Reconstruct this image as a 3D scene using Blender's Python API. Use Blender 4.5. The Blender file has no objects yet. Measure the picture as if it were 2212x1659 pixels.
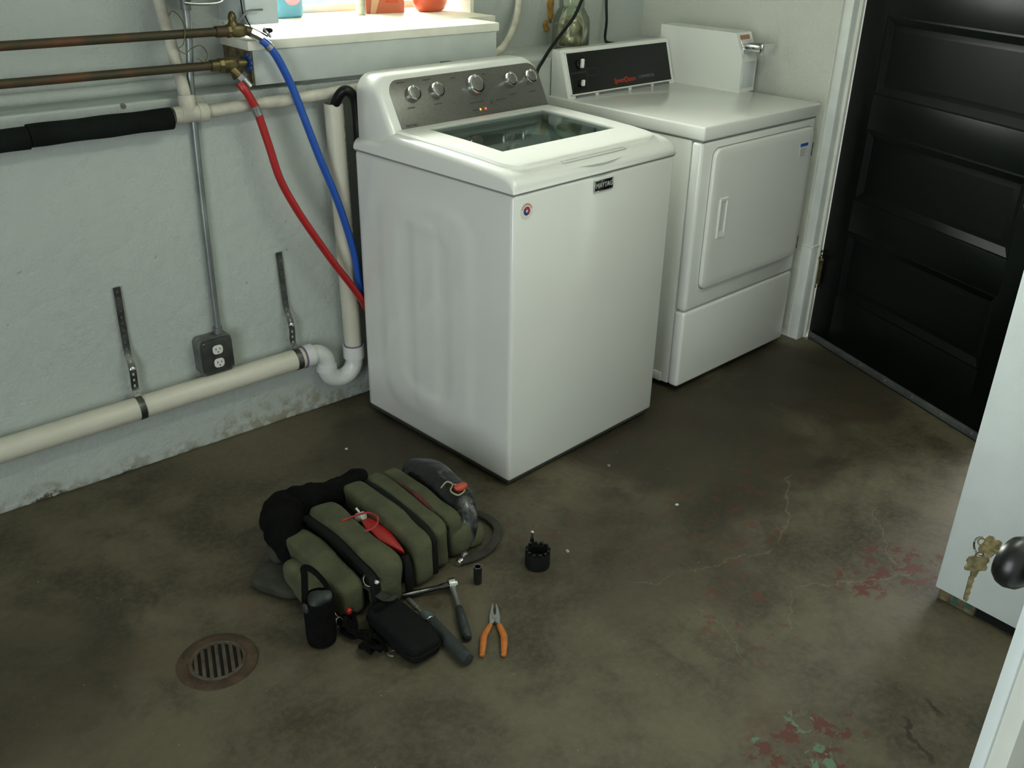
import bpy, bmesh, math, random
from mathutils import Vector, Matrix, noise

scene = bpy.context.scene
COL = scene.collection
PI = math.pi
rnd = random.Random(7)

# ------------------------------------------------------------------ camera
CAM = Vector((-1.555, -2.613, 1.570))
FW = Vector((0.583, 0.675, -0.453)).normalized()
RT = Vector((0.763, -0.647, 0.018)).normalized()
RT = (RT - FW * RT.dot(FW)).normalized()
UP = RT.cross(FW)
cam_data = bpy.data.cameras.new('camera')
cam = bpy.data.objects.new('camera', cam_data)
COL.objects.link(cam)
M3 = Matrix((RT, UP, -FW)).transposed()
cam.matrix_world = Matrix.Translation(CAM) @ M3.to_4x4()
cam_data.sensor_fit = 'HORIZONTAL'
cam_data.sensor_width = 36.0
cam_data.lens = 2032.94 * 36.0 / 2212.0
cam_data.clip_start = 0.02
scene.camera = cam

# ------------------------------------------------------------------ sky, exposure
world = bpy.data.worlds.new('sky')
scene.world = world
world.use_nodes = True
bg = world.node_tree.nodes['Background']
bg.inputs['Color'].default_value = (0.86, 0.95, 1.0, 1)
bg.inputs['Strength'].default_value = 1.2
scene.view_settings.view_transform = 'Standard'
scene.view_settings.look = 'None'
scene.view_settings.exposure = 0.0
scene.view_settings.gamma = 1.0
scene.view_settings.use_curve_mapping = False
scene.cycles.use_denoising = True
scene.cycles.max_bounces = 5
scene.cycles.use_adaptive_sampling = True
scene.cycles.adaptive_threshold = 0.05
scene.cycles.transparent_max_bounces = 12
scene.cycles.caustics_reflective = False
scene.cycles.caustics_refractive = False
scene.cycles.sample_clamp_indirect = 6.0


def daylight(name, loc, rot, sx, sy, watts, col):
    l = bpy.data.lights.new(name, 'AREA')
    l.shape = 'RECTANGLE'; l.size = sx; l.size_y = sy
    l.energy = watts; l.color = col
    o = bpy.data.objects.new(name, l); COL.objects.link(o)
    o.location = loc; o.rotation_euler = rot
    return o


# daylight through the window, the green door's gap and an unseen left doorway
daylight('window_daylight', (0.225, 0.64, 1.56), (-PI / 2, 0, 0), 0.95, 0.66, 135.0, (1.0, 0.98, 0.90))
daylight('garden_door_daylight', (2.05, -1.38, 1.05), (0, PI / 2, 0), 2.1, 1.4, 36.0, (1.0, 0.99, 0.93))
daylight('side_doorway_daylight', (-3.46, -2.75, 1.05), (0, -PI / 2, 0), 2.1, 1.6, 50.0, (0.92, 0.99, 1.0))
LAMP_POS = (0.28, -1.90, 2.45)
LAMP_STRENGTH = 32.0

# ------------------------------------------------------------------ materials
MATS = {}


def srgb(r, g, b):
    f = lambda c: c / 12.92 if c <= 0.04045 else ((c + 0.055) / 1.055) ** 2.4
    return (f(r / 255), f(g / 255), f(b / 255), 1)


def mat(name, col, rough=0.5, metal=0.0, var=0.0, scale=12.0, bump=0.0, bscale=60.0, coat=0.0, col2=None, spec=0.5, emit=None, estr=0.0, thr=None):
    if name in MATS:
        return MATS[name]
    m = bpy.data.materials.new(name)
    m.use_nodes = True
    nt = m.node_tree
    b = nt.nodes['Principled BSDF']
    if len(col) == 3:
        col = (*col, 1)
    b.inputs['Base Color'].default_value = col
    b.inputs['Roughness'].default_value = rough
    b.inputs['Metallic'].default_value = metal
    b.inputs['Specular IOR Level'].default_value = spec
    b.inputs['Coat Weight'].default_value = coat
    b.inputs['Coat Roughness'].default_value = 0.08
    if emit:
        b.inputs['Emission Color'].default_value = (*emit[:3], 1)
        b.inputs['Emission Strength'].default_value = estr
    if var or col2 or bump:
        tc = nt.nodes.new('ShaderNodeTexCoord')
    if var or col2:
        n = nt.nodes.new('ShaderNodeTexNoise')
        n.inputs['Scale'].default_value = scale
        n.inputs['Detail'].default_value = 5
        nt.links.new(tc.outputs['Object'], n.inputs['Vector'])
        r = nt.nodes.new('ShaderNodeValToRGB')
        c1 = tuple(min(1, c * (1 - var)) for c in col[:3]) + (1,)
        c2 = (*col2[:3], 1) if col2 else tuple(min(1, c * (1 + var)) for c in col[:3]) + (1,)
        lo, hi = thr if thr else (0.35, 0.65)
        r.color_ramp.elements[0].position = lo; r.color_ramp.elements[0].color = c1
        r.color_ramp.elements[1].position = hi; r.color_ramp.elements[1].color = c2
        nt.links.new(n.outputs['Fac'], r.inputs['Fac'])
        nt.links.new(r.outputs['Color'], b.inputs['Base Color'])
    if bump:
        n2 = nt.nodes.new('ShaderNodeTexNoise')
        n2.inputs['Scale'].default_value = bscale
        n2.inputs['Detail'].default_value = 4
        nt.links.new(tc.outputs['Object'], n2.inputs['Vector'])
        bp = nt.nodes.new('ShaderNodeBump')
        bp.inputs['Strength'].default_value = bump
        bp.inputs['Distance'].default_value = 0.01
        nt.links.new(n2.outputs['Fac'], bp.inputs['Height'])
        nt.links.new(bp.outputs['Normal'], b.inputs['Normal'])
    MATS[name] = m
    return m


class NG:
    """small node-graph helper for the two big surface materials"""
    def __init__(s, name, rough):
        s.m = bpy.data.materials.new(name); s.m.use_nodes = True
        s.nt = s.m.node_tree; s.b = s.nt.nodes['Principled BSDF']
        s.b.inputs['Roughness'].default_value = rough
        s.tc = s.nt.nodes.new('ShaderNodeTexCoord').outputs['Object']

    def lk(s, a, b):
        if hasattr(a, 'links'):
            s.nt.links.new(a, b)
        else:
            b.default_value = a

    def noise(s, scale, detail=4, vec=None, rough=0.55, dist=0.0):
        n = s.nt.nodes.new('ShaderNodeTexNoise')
        n.inputs['Scale'].default_value = scale; n.inputs['Detail'].default_value = detail
        n.inputs['Roughness'].default_value = rough; n.inputs['Distortion'].default_value = dist
        s.lk(vec if vec is not None else s.tc, n.inputs['Vector'])
        return n.outputs['Fac']

    def math(s, op, a, b=0.0, c=0.0):
        n = s.nt.nodes.new('ShaderNodeMath'); n.operation = op
        s.lk(a, n.inputs[0]); s.lk(b, n.inputs[1]); s.lk(c, n.inputs[2])
        return n.outputs[0]

    def step(s, v, lo, hi):
        n = s.nt.nodes.new('ShaderNodeMapRange'); n.interpolation_type = 'SMOOTHSTEP'
        s.lk(v, n.inputs['Value']); n.inputs['From Min'].default_value = lo; n.inputs['From Max'].default_value = hi
        return n.outputs['Result']

    def mix(s, f, a, b):
        n = s.nt.nodes.new('ShaderNodeMix'); n.data_type = 'RGBA'
        s.lk(f, n.inputs['Factor']); s.lk(a, n.inputs[6]); s.lk(b, n.inputs[7])
        return n.outputs[2]

    def blob(s, c, rad, dist_noise, amp=0.6):
        n = s.nt.nodes.new('ShaderNodeVectorMath'); n.operation = 'DISTANCE'
        s.lk(s.tc, n.inputs[0]); n.inputs[1].default_value = c
        d = s.math('ADD', n.outputs['Value'], s.math('MULTIPLY', s.math('SUBTRACT', dist_noise, 0.5), rad * amp))
        n2 = s.nt.nodes.new('ShaderNodeMapRange'); n2.interpolation_type = 'SMOOTHSTEP'
        s.lk(d, n2.inputs['Value']); n2.inputs['From Min'].default_value = rad; n2.inputs['From Max'].default_value = rad * 0.6
        return n2.outputs['Result']

    def crack(s, a, b, w, nz):
        """thin wavering line from a to b (floor plane)"""
        ax, ay = a; bx, by = b
        L = math.hypot(bx - ax, by - ay); dx, dy = (bx - ax) / L, (by - ay) / L
        sp = s.nt.nodes.new('ShaderNodeSeparateXYZ'); s.lk(s.tc, sp.inputs[0])
        X = s.math('SUBTRACT', sp.outputs[0], ax); Y = s.math('SUBTRACT', sp.outputs[1], ay)
        t = s.math('ADD', s.math('MULTIPLY', X, dx), s.math('MULTIPLY', Y, dy))
        q = s.math('ADD', s.math('MULTIPLY', X, -dy), s.math('MULTIPLY', Y, dx))
        q = s.math('ABSOLUTE', s.math('ADD', q, s.math('MULTIPLY', s.math('SUBTRACT', nz, 0.5), 0.12)))
        k = s.step(q, w, w * 0.3)
        k = s.math('MULTIPLY', k, s.step(t, 0, 0.03))
        return s.math('MULTIPLY', k, s.step(t, L, L - 0.03))

    def bump(s, h, strength, dist=0.01):
        bp = s.nt.nodes.new('ShaderNodeBump'); bp.inputs['Strength'].default_value = strength
        bp.inputs['Distance'].default_value = dist
        s.lk(h, bp.inputs['Height']); s.nt.links.new(bp.outputs['Normal'], s.b.inputs['Normal'])


def floor_material():
    g = NG('old_concrete', 0.62)
    big = g.noise(2.3, 7, rough=0.62, dist=0.5); mid = g.noise(6, 8, rough=0.65); fine = g.noise(60, 6, rough=0.7)
    vfine = g.noise(260, 3)
    c = g.mix(g.step(big, 0.38, 0.62), (0.0384, 0.0323, 0.0175, 1), (0.0997, 0.0858, 0.0514, 1))
    c = g.mix(g.math('MULTIPLY', g.step(mid, 0.42, 0.75), 0.65), c, (0.1218, 0.1057, 0.0657, 1))
    c = g.mix(g.math('MULTIPLY', g.step(mid, 0.52, 0.30), 0.8), c, (0.0267, 0.0212, 0.0113, 1))
    c = g.mix(g.math('MULTIPLY', g.step(fine, 0.38, 0.68), 0.34), c, (0.1403, 0.1189, 0.0720, 1))
    # darker patches of floor around the machines and door
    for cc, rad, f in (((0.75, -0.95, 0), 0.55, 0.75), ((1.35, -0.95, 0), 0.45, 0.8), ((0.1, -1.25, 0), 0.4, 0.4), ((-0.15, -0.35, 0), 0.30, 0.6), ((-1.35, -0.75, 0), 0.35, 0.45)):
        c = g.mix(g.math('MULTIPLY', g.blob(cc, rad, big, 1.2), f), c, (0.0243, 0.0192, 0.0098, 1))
    # brown-red rusty tint patches
    tint = g.step(g.noise(3.1, 5, rough=0.6, dist=0.4), 0.56, 0.74)
    c = g.mix(g.math('MULTIPLY', tint, 0.35), c, (0.0701, 0.0298, 0.0143, 1))
    # pale lime band along the foot of the back wall
    c = g.mix(g.math('MULTIPLY', g.blob((-0.45, -0.03, 0), 0.32, mid, 1.4), 0.35), c, (0.1624, 0.1387, 0.0873, 1))
    # worn paint: brick red and sea green flakes
    fl = g.noise(25, 6, rough=0.62); fl2 = g.noise(41, 4, vec=None, rough=0.5, dist=0.6)
    red = g.step(fl, 0.52, 0.545); grn = g.step(fl2, 0.56, 0.59)
    for cc, rad in (((-0.10, -1.93, 0), 0.085), ((-0.02, -1.965, 0), 0.06), ((-0.18, -1.90, 0), 0.05), ((0.60, -1.76, 0), 0.13), ((0.45, -1.72, 0), 0.10), ((0.68, -1.83, 0), 0.08), ((-0.2, -1.97, 0), 0.14)):
        c = g.mix(g.math('MULTIPLY', g.blob(cc, rad, mid, 0.8), red), c, (0.0845, 0.0216, 0.0106, 1))
    faint = g.step(fl, 0.56, 0.62)
    for cc, rad in (((0.15, -1.45, 0), 0.22), ((0.42, -1.30, 0), 0.25), ((0.05, -1.62, 0), 0.18), ((0.75, -1.25, 0), 0.2), ((-0.05, -0.98, 0), 0.15)):
        c = g.mix(g.math('MULTIPLY', g.math('MULTIPLY', g.blob(cc, rad, mid, 0.8), faint), 0.55), c, (0.0960, 0.0265, 0.0124, 1))
    for cc, rad in (((-0.09, -1.90, 0), 0.045), ((-0.14, -1.98, 0), 0.05), ((-0.20, -1.87, 0), 0.02)):
        c = g.mix(g.math('MULTIPLY', g.blob(cc, rad, mid, 0.8), grn), c, (0.0886, 0.1650, 0.0977, 1))
    # hairline cracks, pale with lime
    wob = g.noise(9, 5, rough=0.6)
    for a, b, w in (((0.76, -1.28), (0.40, -1.50), 0.0035), ((0.40, -1.50), (-0.05, -1.34), 0.0025), ((0.60, -1.80), (0.28, -1.62), 0.0035), ((0.28, -1.62), (0.12, -1.72), 0.003), ((0.05, -1.50), (-0.03, -1.72), 0.003), ((0.80, -1.55), (0.55, -1.75), 0.003)):
        c = g.mix(g.math('MULTIPLY', g.crack(a, b, w, wob), 0.38), c, (0.1921, 0.1650, 0.1028, 1))
    # dark gouges near the white door
    for a, b, w in (((0.10, -2.02), (0.03, -2.16), 0.009), ((0.20, -2.03), (0.16, -2.10), 0.010)):
        c = g.mix(g.math('MULTIPLY', g.crack(a, b, w, wob), 0.9), c, (0.0184, 0.0119, 0.0051, 1))
    # lime specks
    c = g.mix(g.step(g.noise(95, 2, rough=0.4), 0.76, 0.79), c, (0.2217, 0.1982, 0.1337, 1))
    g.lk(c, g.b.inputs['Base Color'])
    g.lk(g.math('ADD', g.math('MULTIPLY', mid, 0.35), 0.42), g.b.inputs['Roughness'])
    g.bump(g.math('ADD', g.math('MULTIPLY', mid, 0.7), g.math('ADD', g.math('MULTIPLY', fine, 0.3), g.math('MULTIPLY', vfine, 0.12))), 0.45, 0.006)
    return g.m


def wall_material(name, base, dirty=True):
    g = NG(name, 0.6)
    big = g.noise(1.3, 4); mid = g.noise(5, 6, rough=0.6); fine = g.noise(28, 6, rough=0.6); vf = g.noise(120, 4)
    c = g.mix(g.step(big, 0.3, 0.7), tuple(x * 0.93 for x in base) + (1,), tuple(base) + (1,))
    c = g.mix(g.math('MULTIPLY', g.step(mid, 0.55, 0.8), 0.18), c, tuple(x * 0.80 for x in base) + (1,))
    if dirty:
        sp = g.nt.nodes.new('ShaderNodeSeparateXYZ'); g.lk(g.tc, sp.inputs[0]); z = sp.outputs[2]
        # peeled, stained strip with its own ragged outline near the floor
        zz = g.math('ADD', z, g.math('MULTIPLY', g.math('SUBTRACT', mid, 0.5), 0.16))
        foot = g.step(zz, 0.055, 0.02)
        c = g.mix(g.math('MULTIPLY', g.math('MULTIPLY', foot, g.step(fine, 0.40, 0.60)), 0.6), c, (0.24, 0.225, 0.165, 1))
        foot2 = g.step(zz, 0.010, -0.01)
        c = g.mix(g.math('MULTIPLY', foot2, g.step(fine, 0.42, 0.5)), c, (0.075, 0.068, 0.05, 1))
        for cc, rad in (((-0.50, 0, 0.02), 0.09), ((-0.38, 0, 0.03), 0.10), ((-0.25, 0, 0.02), 0.09), ((-0.15, 0, 0.01), 0.07)):
            c = g.mix(g.math('MULTIPLY', g.math('MULTIPLY', g.blob(cc, rad, mid, 1.2), g.step(fine, 0.42, 0.62)), 0.6), c, (0.30, 0.275, 0.195, 1))
        pit = g.step(g.noise(30, 4, rough=0.55), 0.68, 0.74)
        c = g.mix(g.math('MULTIPLY', pit, 0.6), c, (0.20, 0.19, 0.16, 1))
        for cc, rad in (((-0.97, 0, 1.115), 0.016), ((-0.935, 0, 1.117), 0.014), ((-0.68, 0, 1.078), 0.010)):
            c = g.mix(g.math('MULTIPLY', g.blob(cc, rad, fine, 1.2), 0.85), c, (0.07, 0.05, 0.04, 1))
    g.lk(c, g.b.inputs['Base Color'])
    g.bump(g.math('ADD', g.math('MULTIPLY', mid, 1.0), g.math('ADD', g.math('MULTIPLY', fine, 0.35), g.math('MULTIPLY', vf, 0.14))), 0.8, 0.016)
    return g.m


def glass_pane(name, tint, rough=0.02, ior=1.5, boost=1.0):
    m = bpy.data.materials.new(name); m.use_nodes = True
    nt = m.node_tree; nt.nodes.clear()
    out = nt.nodes.new('ShaderNodeOutputMaterial'); mx = nt.nodes.new('ShaderNodeMixShader')
    tr = nt.nodes.new('ShaderNodeBsdfTransparent'); tr.inputs['Color'].default_value = (*tint, 1)
    gl = nt.nodes.new('ShaderNodeBsdfGlossy'); gl.inputs['Roughness'].default_value = rough
    fr = nt.nodes.new('ShaderNodeFresnel'); fr.inputs['IOR'].default_value = ior
    mu = nt.nodes.new('ShaderNodeMath'); mu.operation = 'MULTIPLY'; mu.inputs[1].default_value = boost
    nt.links.new(fr.outputs[0], mu.inputs[0]); nt.links.new(mu.outputs[0], mx.inputs[0])
    nt.links.new(tr.outputs[0], mx.inputs[1]); nt.links.new(gl.outputs[0], mx.inputs[2]); nt.links.new(mx.outputs[0], out.inputs[0])
    MATS[name] = m
    return m


FLOOR = floor_material()
WALL = wall_material('painted_concrete', (0.475, 0.515, 0.485))
WALL2 = wall_material('painted_plaster', (0.60, 0.615, 0.55), dirty=False)
CREAM = mat('sill_paint', (0.78, 0.77, 0.66), 0.55, var=0.06, bump=0.15, bscale=30)
WOODW = mat('white_gloss_wood', (0.70, 0.73, 0.70), 0.4, var=0.05, bump=0.1, bscale=18)
DOORW = mat('white_door_paint', (0.70, 0.76, 0.75), 0.42, var=0.03, bump=0.05, bscale=60)
OFFW = mat('off_white_edge', (0.68, 0.70, 0.63), 0.5, var=0.03)
ENAMEL = mat('white_enamel', (0.76, 0.775, 0.735), 0.22, coat=0.5, var=0.015, scale=3)
PLASTW = mat('white_plastic', (0.80, 0.81, 0.77), 0.28, coat=0.2)
GREYPANEL = mat('brushed_grey_panel', (0.16, 0.16, 0.14), 0.38, metal=0.55, var=0.08, scale=120)
CHROME = mat('chrome', (0.75, 0.76, 0.76), 0.12, metal=1.0)
STEEL = mat('galvanised_steel', (0.42, 0.43, 0.42), 0.35, metal=0.9, var=0.25, scale=25)
DULLSTEEL = mat('dull_steel', (0.20, 0.21, 0.20), 0.5, metal=0.7, var=0.3, scale=18)
BLACKP = mat('black_plastic', (0.0045, 0.0055, 0.005), 0.4, spec=0.3)
BLACKG = mat('black_gloss', (0.008, 0.009, 0.009), 0.18, coat=0.3)
RUBBER = mat('black_rubber', (0.006, 0.0068, 0.0062), 0.7, spec=0.25)
FOAMB = mat('black_foam', (0.0075, 0.010, 0.009), 0.95, var=0.3, scale=8, bump=0.2, bscale=120, spec=0.15)
PVC = mat('pvc_pipe', (0.62, 0.60, 0.50), 0.4, var=0.05, scale=4)
PVCW = mat('pvc_fitting', (0.70, 0.72, 0.70), 0.28, coat=0.2)
PVCD = mat('pvc_dirty', (0.52, 0.50, 0.42), 0.6, var=0.25, scale=14)
PURPLE = mat('primer_purple', (0.20, 0.11, 0.24), 0.5)
COPPER = mat('old_copper', (0.050, 0.042, 0.020), 0.6, metal=0.3, col2=(0.12, 0.052, 0.022), scale=9, thr=(0.48, 0.64))
BRASS = mat('aged_brass', (0.13, 0.105, 0.045), 0.42, metal=0.7, var=0.3, scale=40)
KEYBRASS = mat('key_brass', (0.20, 0.165, 0.082), 0.38, metal=0.7, var=0.35, scale=120, bump=0.3, bscale=200)
CONDUIT = mat('emt_conduit', (0.26, 0.28, 0.28), 0.38, metal=0.65, var=0.2, scale=10)
BLUEH = mat('blue_hose', (0.015, 0.085, 0.42), 0.35, coat=0.1)
REDH = mat('red_hose', (0.38, 0.014, 0.014), 0.35, coat=0.1)
BLUEM = mat('blue_enamel', (0.012, 0.045, 0.16), 0.4)
GREEND = mat('dark_green_door', (0.0012, 0.0028, 0.0019), 0.40, var=0.25, scale=6, bump=0.04, bscale=25, spec=0.16)
OUTLETW = mat('outlet_white', (0.72, 0.72, 0.68), 0.4)
ALU = mat('aluminium_sweep', (0.12, 0.13, 0.125), 0.5, metal=0.5, var=0.25, scale=12)
RAWWOOD = mat('raw_wood', (0.22, 0.17, 0.09), 0.8, col2=(0.07, 0.055, 0.035), scale=35, bump=0.4, bscale=40)
GREENPAINT = mat('old_green_paint', (0.03, 0.10, 0.07), 0.7)
CANVAS = mat('olive_canvas', (0.066, 0.070, 0.034), 0.9, var=0.25, scale=14, bump=0.35, bscale=260)
CANVASD = mat('dark_olive_lining', (0.008, 0.0095, 0.006), 0.95, var=0.3, scale=20, spec=0.1)
CANVASG = mat('grey_webbing', (0.030, 0.030, 0.022), 0.95, var=0.25, scale=30, bump=0.3, bscale=200)
BLACKF = mat('black_fabric', (0.0035, 0.0038, 0.0034), 0.95, var=0.3, scale=30, bump=0.4, bscale=90, spec=0.1)
ZIP = mat('zipper_black', (0.004, 0.0045, 0.004), 0.7, spec=0.2)
SILVERP = mat('vinyl_painted_glints', (0.010, 0.012, 0.012), 0.25, col2=(0.17, 0.18, 0.175), scale=8, thr=(0.55, 0.72), bump=0.5, bscale=30)
REDP = mat('red_plastic', (0.36, 0.012, 0.010), 0.4)
ORANGEB = mat('orange_red', (0.50, 0.07, 0.02), 0.5)
ORANGEH = mat('orange_grip', (0.46, 0.14, 0.018), 0.5, var=0.15, scale=60)
JAWS = mat('plier_steel', (0.30, 0.31, 0.30), 0.38, metal=0.6)
GREYG = mat('grey_grip', (0.020, 0.026, 0.025), 0.6, var=0.2, scale=60, bump=0.2, bscale=150)
RUST = mat('rusty_iron', (0.034, 0.020, 0.010), 0.8, col2=(0.072, 0.042, 0.021), scale=22, bump=0.6, bscale=60)
RUSTG = mat('iron_grate', (0.075, 0.065, 0.042), 0.75, col2=(0.055, 0.035, 0.02), scale=30, bump=0.5, bscale=70)
PIT = mat('drain_dark', (0.004, 0.004, 0.004), 0.9)
WHITEPAPER = mat('sticker_white', (0.72, 0.71, 0.64), 0.4)
REDINK = mat('red_ink', (0.45, 0.03, 0.03), 0.5)
BLUEINK = mat('blue_ink', (0.02, 0.03, 0.18), 0.5)
GREYINK = mat('grey_ink', (0.16, 0.16, 0.16), 0.6)
SILVERINK = mat('silver_letter', (0.6, 0.62, 0.6), 0.3, metal=0.4)
DARKINK = mat('dark_print', (0.05, 0.05, 0.045), 0.6)
LETTRED = mat('vermilion_letter', (0.55, 0.045, 0.02), 0.5)
LIDGLASS = glass_pane('lid_glass', (0.82, 0.90, 0.88), 0.02, 1.5, 0.55)
WINGLASS = glass_pane('window_glass', (0.92, 0.95, 0.94), 0.02, 1.45, 1.0)
JARGLASS = glass_pane('jar_glass', (0.95, 0.97, 0.90), 0.03, 1.5, 0.7)
BASKET = mat('steel_basket', (0.42, 0.47, 0.47), 0.3, metal=0.6)
TUBW = mat('tub_ring', (0.66, 0.71, 0.69), 0.3)
FOAMY = mat('expanding_foam', (0.42, 0.25, 0.05), 0.85, col2=(0.22, 0.10, 0.02), scale=18, bump=0.6, bscale=40)


# ------------------------------------------------------------------ mesh helpers
class MB:
    def __init__(s):
        s.bm = bmesh.new()

    def _merge(s, b2, M=None):
        if M is not None:
            bmesh.ops.transform(b2, matrix=M, verts=b2.verts)
        me = bpy.data.meshes.new('tmp'); b2.to_mesh(me); b2.free()
        s.bm.from_mesh(me); bpy.data.meshes.remove(me)
        return s

    def box(s, lo, hi, bev=0.0, seg=2, M=None):
        b = bmesh.new(); bmesh.ops.create_cube(b, size=1)
        c = [(lo[i] + hi[i]) / 2 for i in range(3)]; d = [hi[i] - lo[i] for i in range(3)]
        for v in b.verts:
            v.co = Vector([c[i] + v.co[i] * d[i] for i in range(3)])
        if bev:
            bmesh.ops.bevel(b, geom=b.edges[:], offset=bev, segments=seg, affect='EDGES', profile=0.5)
        return s._merge(b, M)

    def loft(s, rings, closed=True, cap=True, M=None):
        b = bmesh.new(); V = [[b.verts.new(p) for p in r] for r in rings]
        n = len(rings[0])
        for a, c in zip(V[:-1], V[1:]):
            for i in range(n if closed else n - 1):
                j = (i + 1) % n
                b.faces.new((a[i], a[j], c[j], c[i]))
        if cap:
            b.faces.new(V[0][::-1]); b.faces.new(V[-1])
        bmesh.ops.recalc_face_normals(b, faces=b.faces[:])
        return s._merge(b, M)

    def tube(s, pts, r, n=12, cap=True, flat=1.0, M=None, upv=None):
        pts = [Vector(p) for p in pts]
        rr = r if isinstance(r, (list, tuple)) else [r] * len(pts)
        rings = []; t0 = None; nrm = None
        for i, p in enumerate(pts):
            t = (pts[min(i + 1, len(pts) - 1)] - pts[max(i - 1, 0)]).normalized()
            if nrm is None:
                a = Vector(upv) if upv else (Vector((0, 0, 1)) if abs(t.z) < 0.9 else Vector((1, 0, 0)))
                nrm = (a - t * a.dot(t)).normalized()
            else:
                nrm = (nrm - t * nrm.dot(t)).normalized()
            bi = t.cross(nrm)
            rings.append([p + (nrm * math.cos(2 * PI * k / n) * flat + bi * math.sin(2 * PI * k / n)) * rr[i] for k in range(n)])
        return s.loft(rings, True, cap, M)

    def lathe(s, prof, n=28, M=None, cap=True):
        rings = [[Vector((r * math.cos(2 * PI * k / n), r * math.sin(2 * PI * k / n), z)) for k in range(n)] for r, z in prof]
        return s.loft(rings, True, cap, M)

    def torus(s, R, r, n=24, m=8, M=None, arc=2 * PI):
        full = abs(arc - 2 * PI) < 1e-6
        k = n if full else n + 1
        pts = [Vector((R * math.cos(arc * i / n), R * math.sin(arc * i / n), 0)) for i in range(k)]
        b = bmesh.new(); V = []
        for p in pts:
            d = p.normalized()
            V.append([b.verts.new(p + d * r * math.cos(2 * PI * j / m) + Vector((0, 0, r * math.sin(2 * PI * j / m)))) for j in range(m)])
        for i in range(n):
            a, c = V[i], V[(i + 1) % k]
            for j in range(m):
                b.faces.new((a[j], a[(j + 1) % m], c[(j + 1) % m], c[j]))
        if not full:
            b.faces.new(V[0]); b.faces.new(V[-1][::-1])
        bmesh.ops.recalc_face_normals(b, faces=b.faces[:])
        return s._merge(b, M)

    def prism(s, outline, h, bev=0.0, seg=1, M=None):
        b = bmesh.new(); vs = [b.verts.new((x, y, 0)) for x, y in outline]
        f = b.faces.new(vs)
        e = bmesh.ops.extrude_face_region(b, geom=[f])
        bmesh.ops.translate(b, vec=(0, 0, h), verts=[v for v in e['geom'] if isinstance(v, bmesh.types.BMVert)])
        bmesh.ops.recalc_face_normals(b, faces=b.faces[:])
        if bev:
            bmesh.ops.bevel(b, geom=b.edges[:], offset=bev, segments=seg, affect='EDGES', profile=0.5)
        return s._merge(b, M)

    def softbox(s, c, size, ex=3.2, amp=0.0, fr=8.0, seed=0, n=12, floor=None, M=None, top=None):
        b = bmesh.new(); bmesh.ops.create_cube(b, size=2)
        bmesh.ops.subdivide_edges(b, edges=b.edges[:], cuts=n - 1, use_grid_fill=True)
        for v in b.verts:
            p = v.co.copy()
            q = (abs(p.x) ** ex + abs(p.y) ** ex + abs(p.z) ** ex) ** (1 / ex)
            p = p / q
            w = Vector((c[0] + p.x * size[0] / 2, c[1] + p.y * size[1] / 2, c[2] + p.z * size[2] / 2))
            if amp:
                d = p.normalized()
                w += d * amp * noise.noise(w * fr + Vector((seed * 7.3, seed * 3.1, 0)))
            if floor is not None:
                w.z = max(w.z, floor)
            v.co = w
        return s._merge(b, M)

    def build(s, name, m, parent=None, smooth=True, ang=38):
        me = bpy.data.meshes.new(name); s.bm.to_mesh(me); s.bm.free()
        me.materials.append(m)
        if smooth:
            me.polygons.foreach_set('use_smooth', [True] * len(me.polygons))
            me.set_sharp_from_angle(angle=math.radians(ang))
        me.update()
        o = bpy.data.objects.new(name, me); COL.objects.link(o)
        if parent:
            o.parent = parent
        return o


def cr(pts, n=8):
    P = [Vector(p) for p in pts]; out = []
    for i in range(len(P) - 1):
        p0 = P[max(i - 1, 0)]; p1 = P[i]; p2 = P[i + 1]; p3 = P[min(i + 2, len(P) - 1)]
        for k in range(n):
            t = k / n
            out.append(0.5 * ((2 * p1) + (p2 - p0) * t + (2 * p0 - 5 * p1 + 4 * p2 - p3) * t * t + (3 * p1 - p0 - 3 * p2 + p3) * t ** 3))
    out.append(P[-1])
    return out


def empty(name, label, cat, loc=(0, 0, 0), rz=0.0, group=None, kind=None, rot=None):
    o = bpy.data.objects.new(name, None); COL.objects.link(o)
    o.location = loc
    o.rotation_euler = rot if rot else (0, 0, rz)
    return tag(o, label, cat, group, kind)


def tag(o, label=None, cat=None, group=None, kind=None):
    if label: o['label'] = label
    if cat: o['category'] = cat
    if group: o['group'] = group
    if kind: o['kind'] = kind
    return o


def struct(o, label=None):
    o['kind'] = 'structure'
    if label: o['label'] = label
    return o


def text(name, body, size, m, parent, loc, rot, ext=0.0004, align='LEFT', shear=0.0, xs=1.0):
    c = bpy.data.curves.new(name, 'FONT'); c.body = body; c.size = size; c.extrude = ext
    c.align_x = align; c.align_y = 'CENTER'; c.shear = shear
    c.resolution_u = 3
    c.materials.append(m)
    o = bpy.data.objects.new(name, c); COL.objects.link(o)
    dg = bpy.context.evaluated_depsgraph_get()
    me = bpy.data.meshes.new_from_object(o.evaluated_get(dg))
    bpy.data.objects.remove(o); bpy.data.curves.remove(c)
    me.name = name
    if not me.materials: me.materials.append(m)
    o = bpy.data.objects.new(name, me); COL.objects.link(o)
    o.parent = parent; o.location = loc; o.rotation_euler = rot; o.scale = (xs, 1, 1)
    return o


def axis_m(loc, z, x=None):
    z = Vector(z).normalized()
    x = Vector(x) if x else (Vector((1, 0, 0)) if abs(z.x) < 0.9 else Vector((0, 1, 0)))
    x = (x - z * x.dot(z)).normalized(); y = z.cross(x)
    return Matrix.Translation(Vector(loc)) @ Matrix((x, y, z)).transposed().to_4x4()


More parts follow.
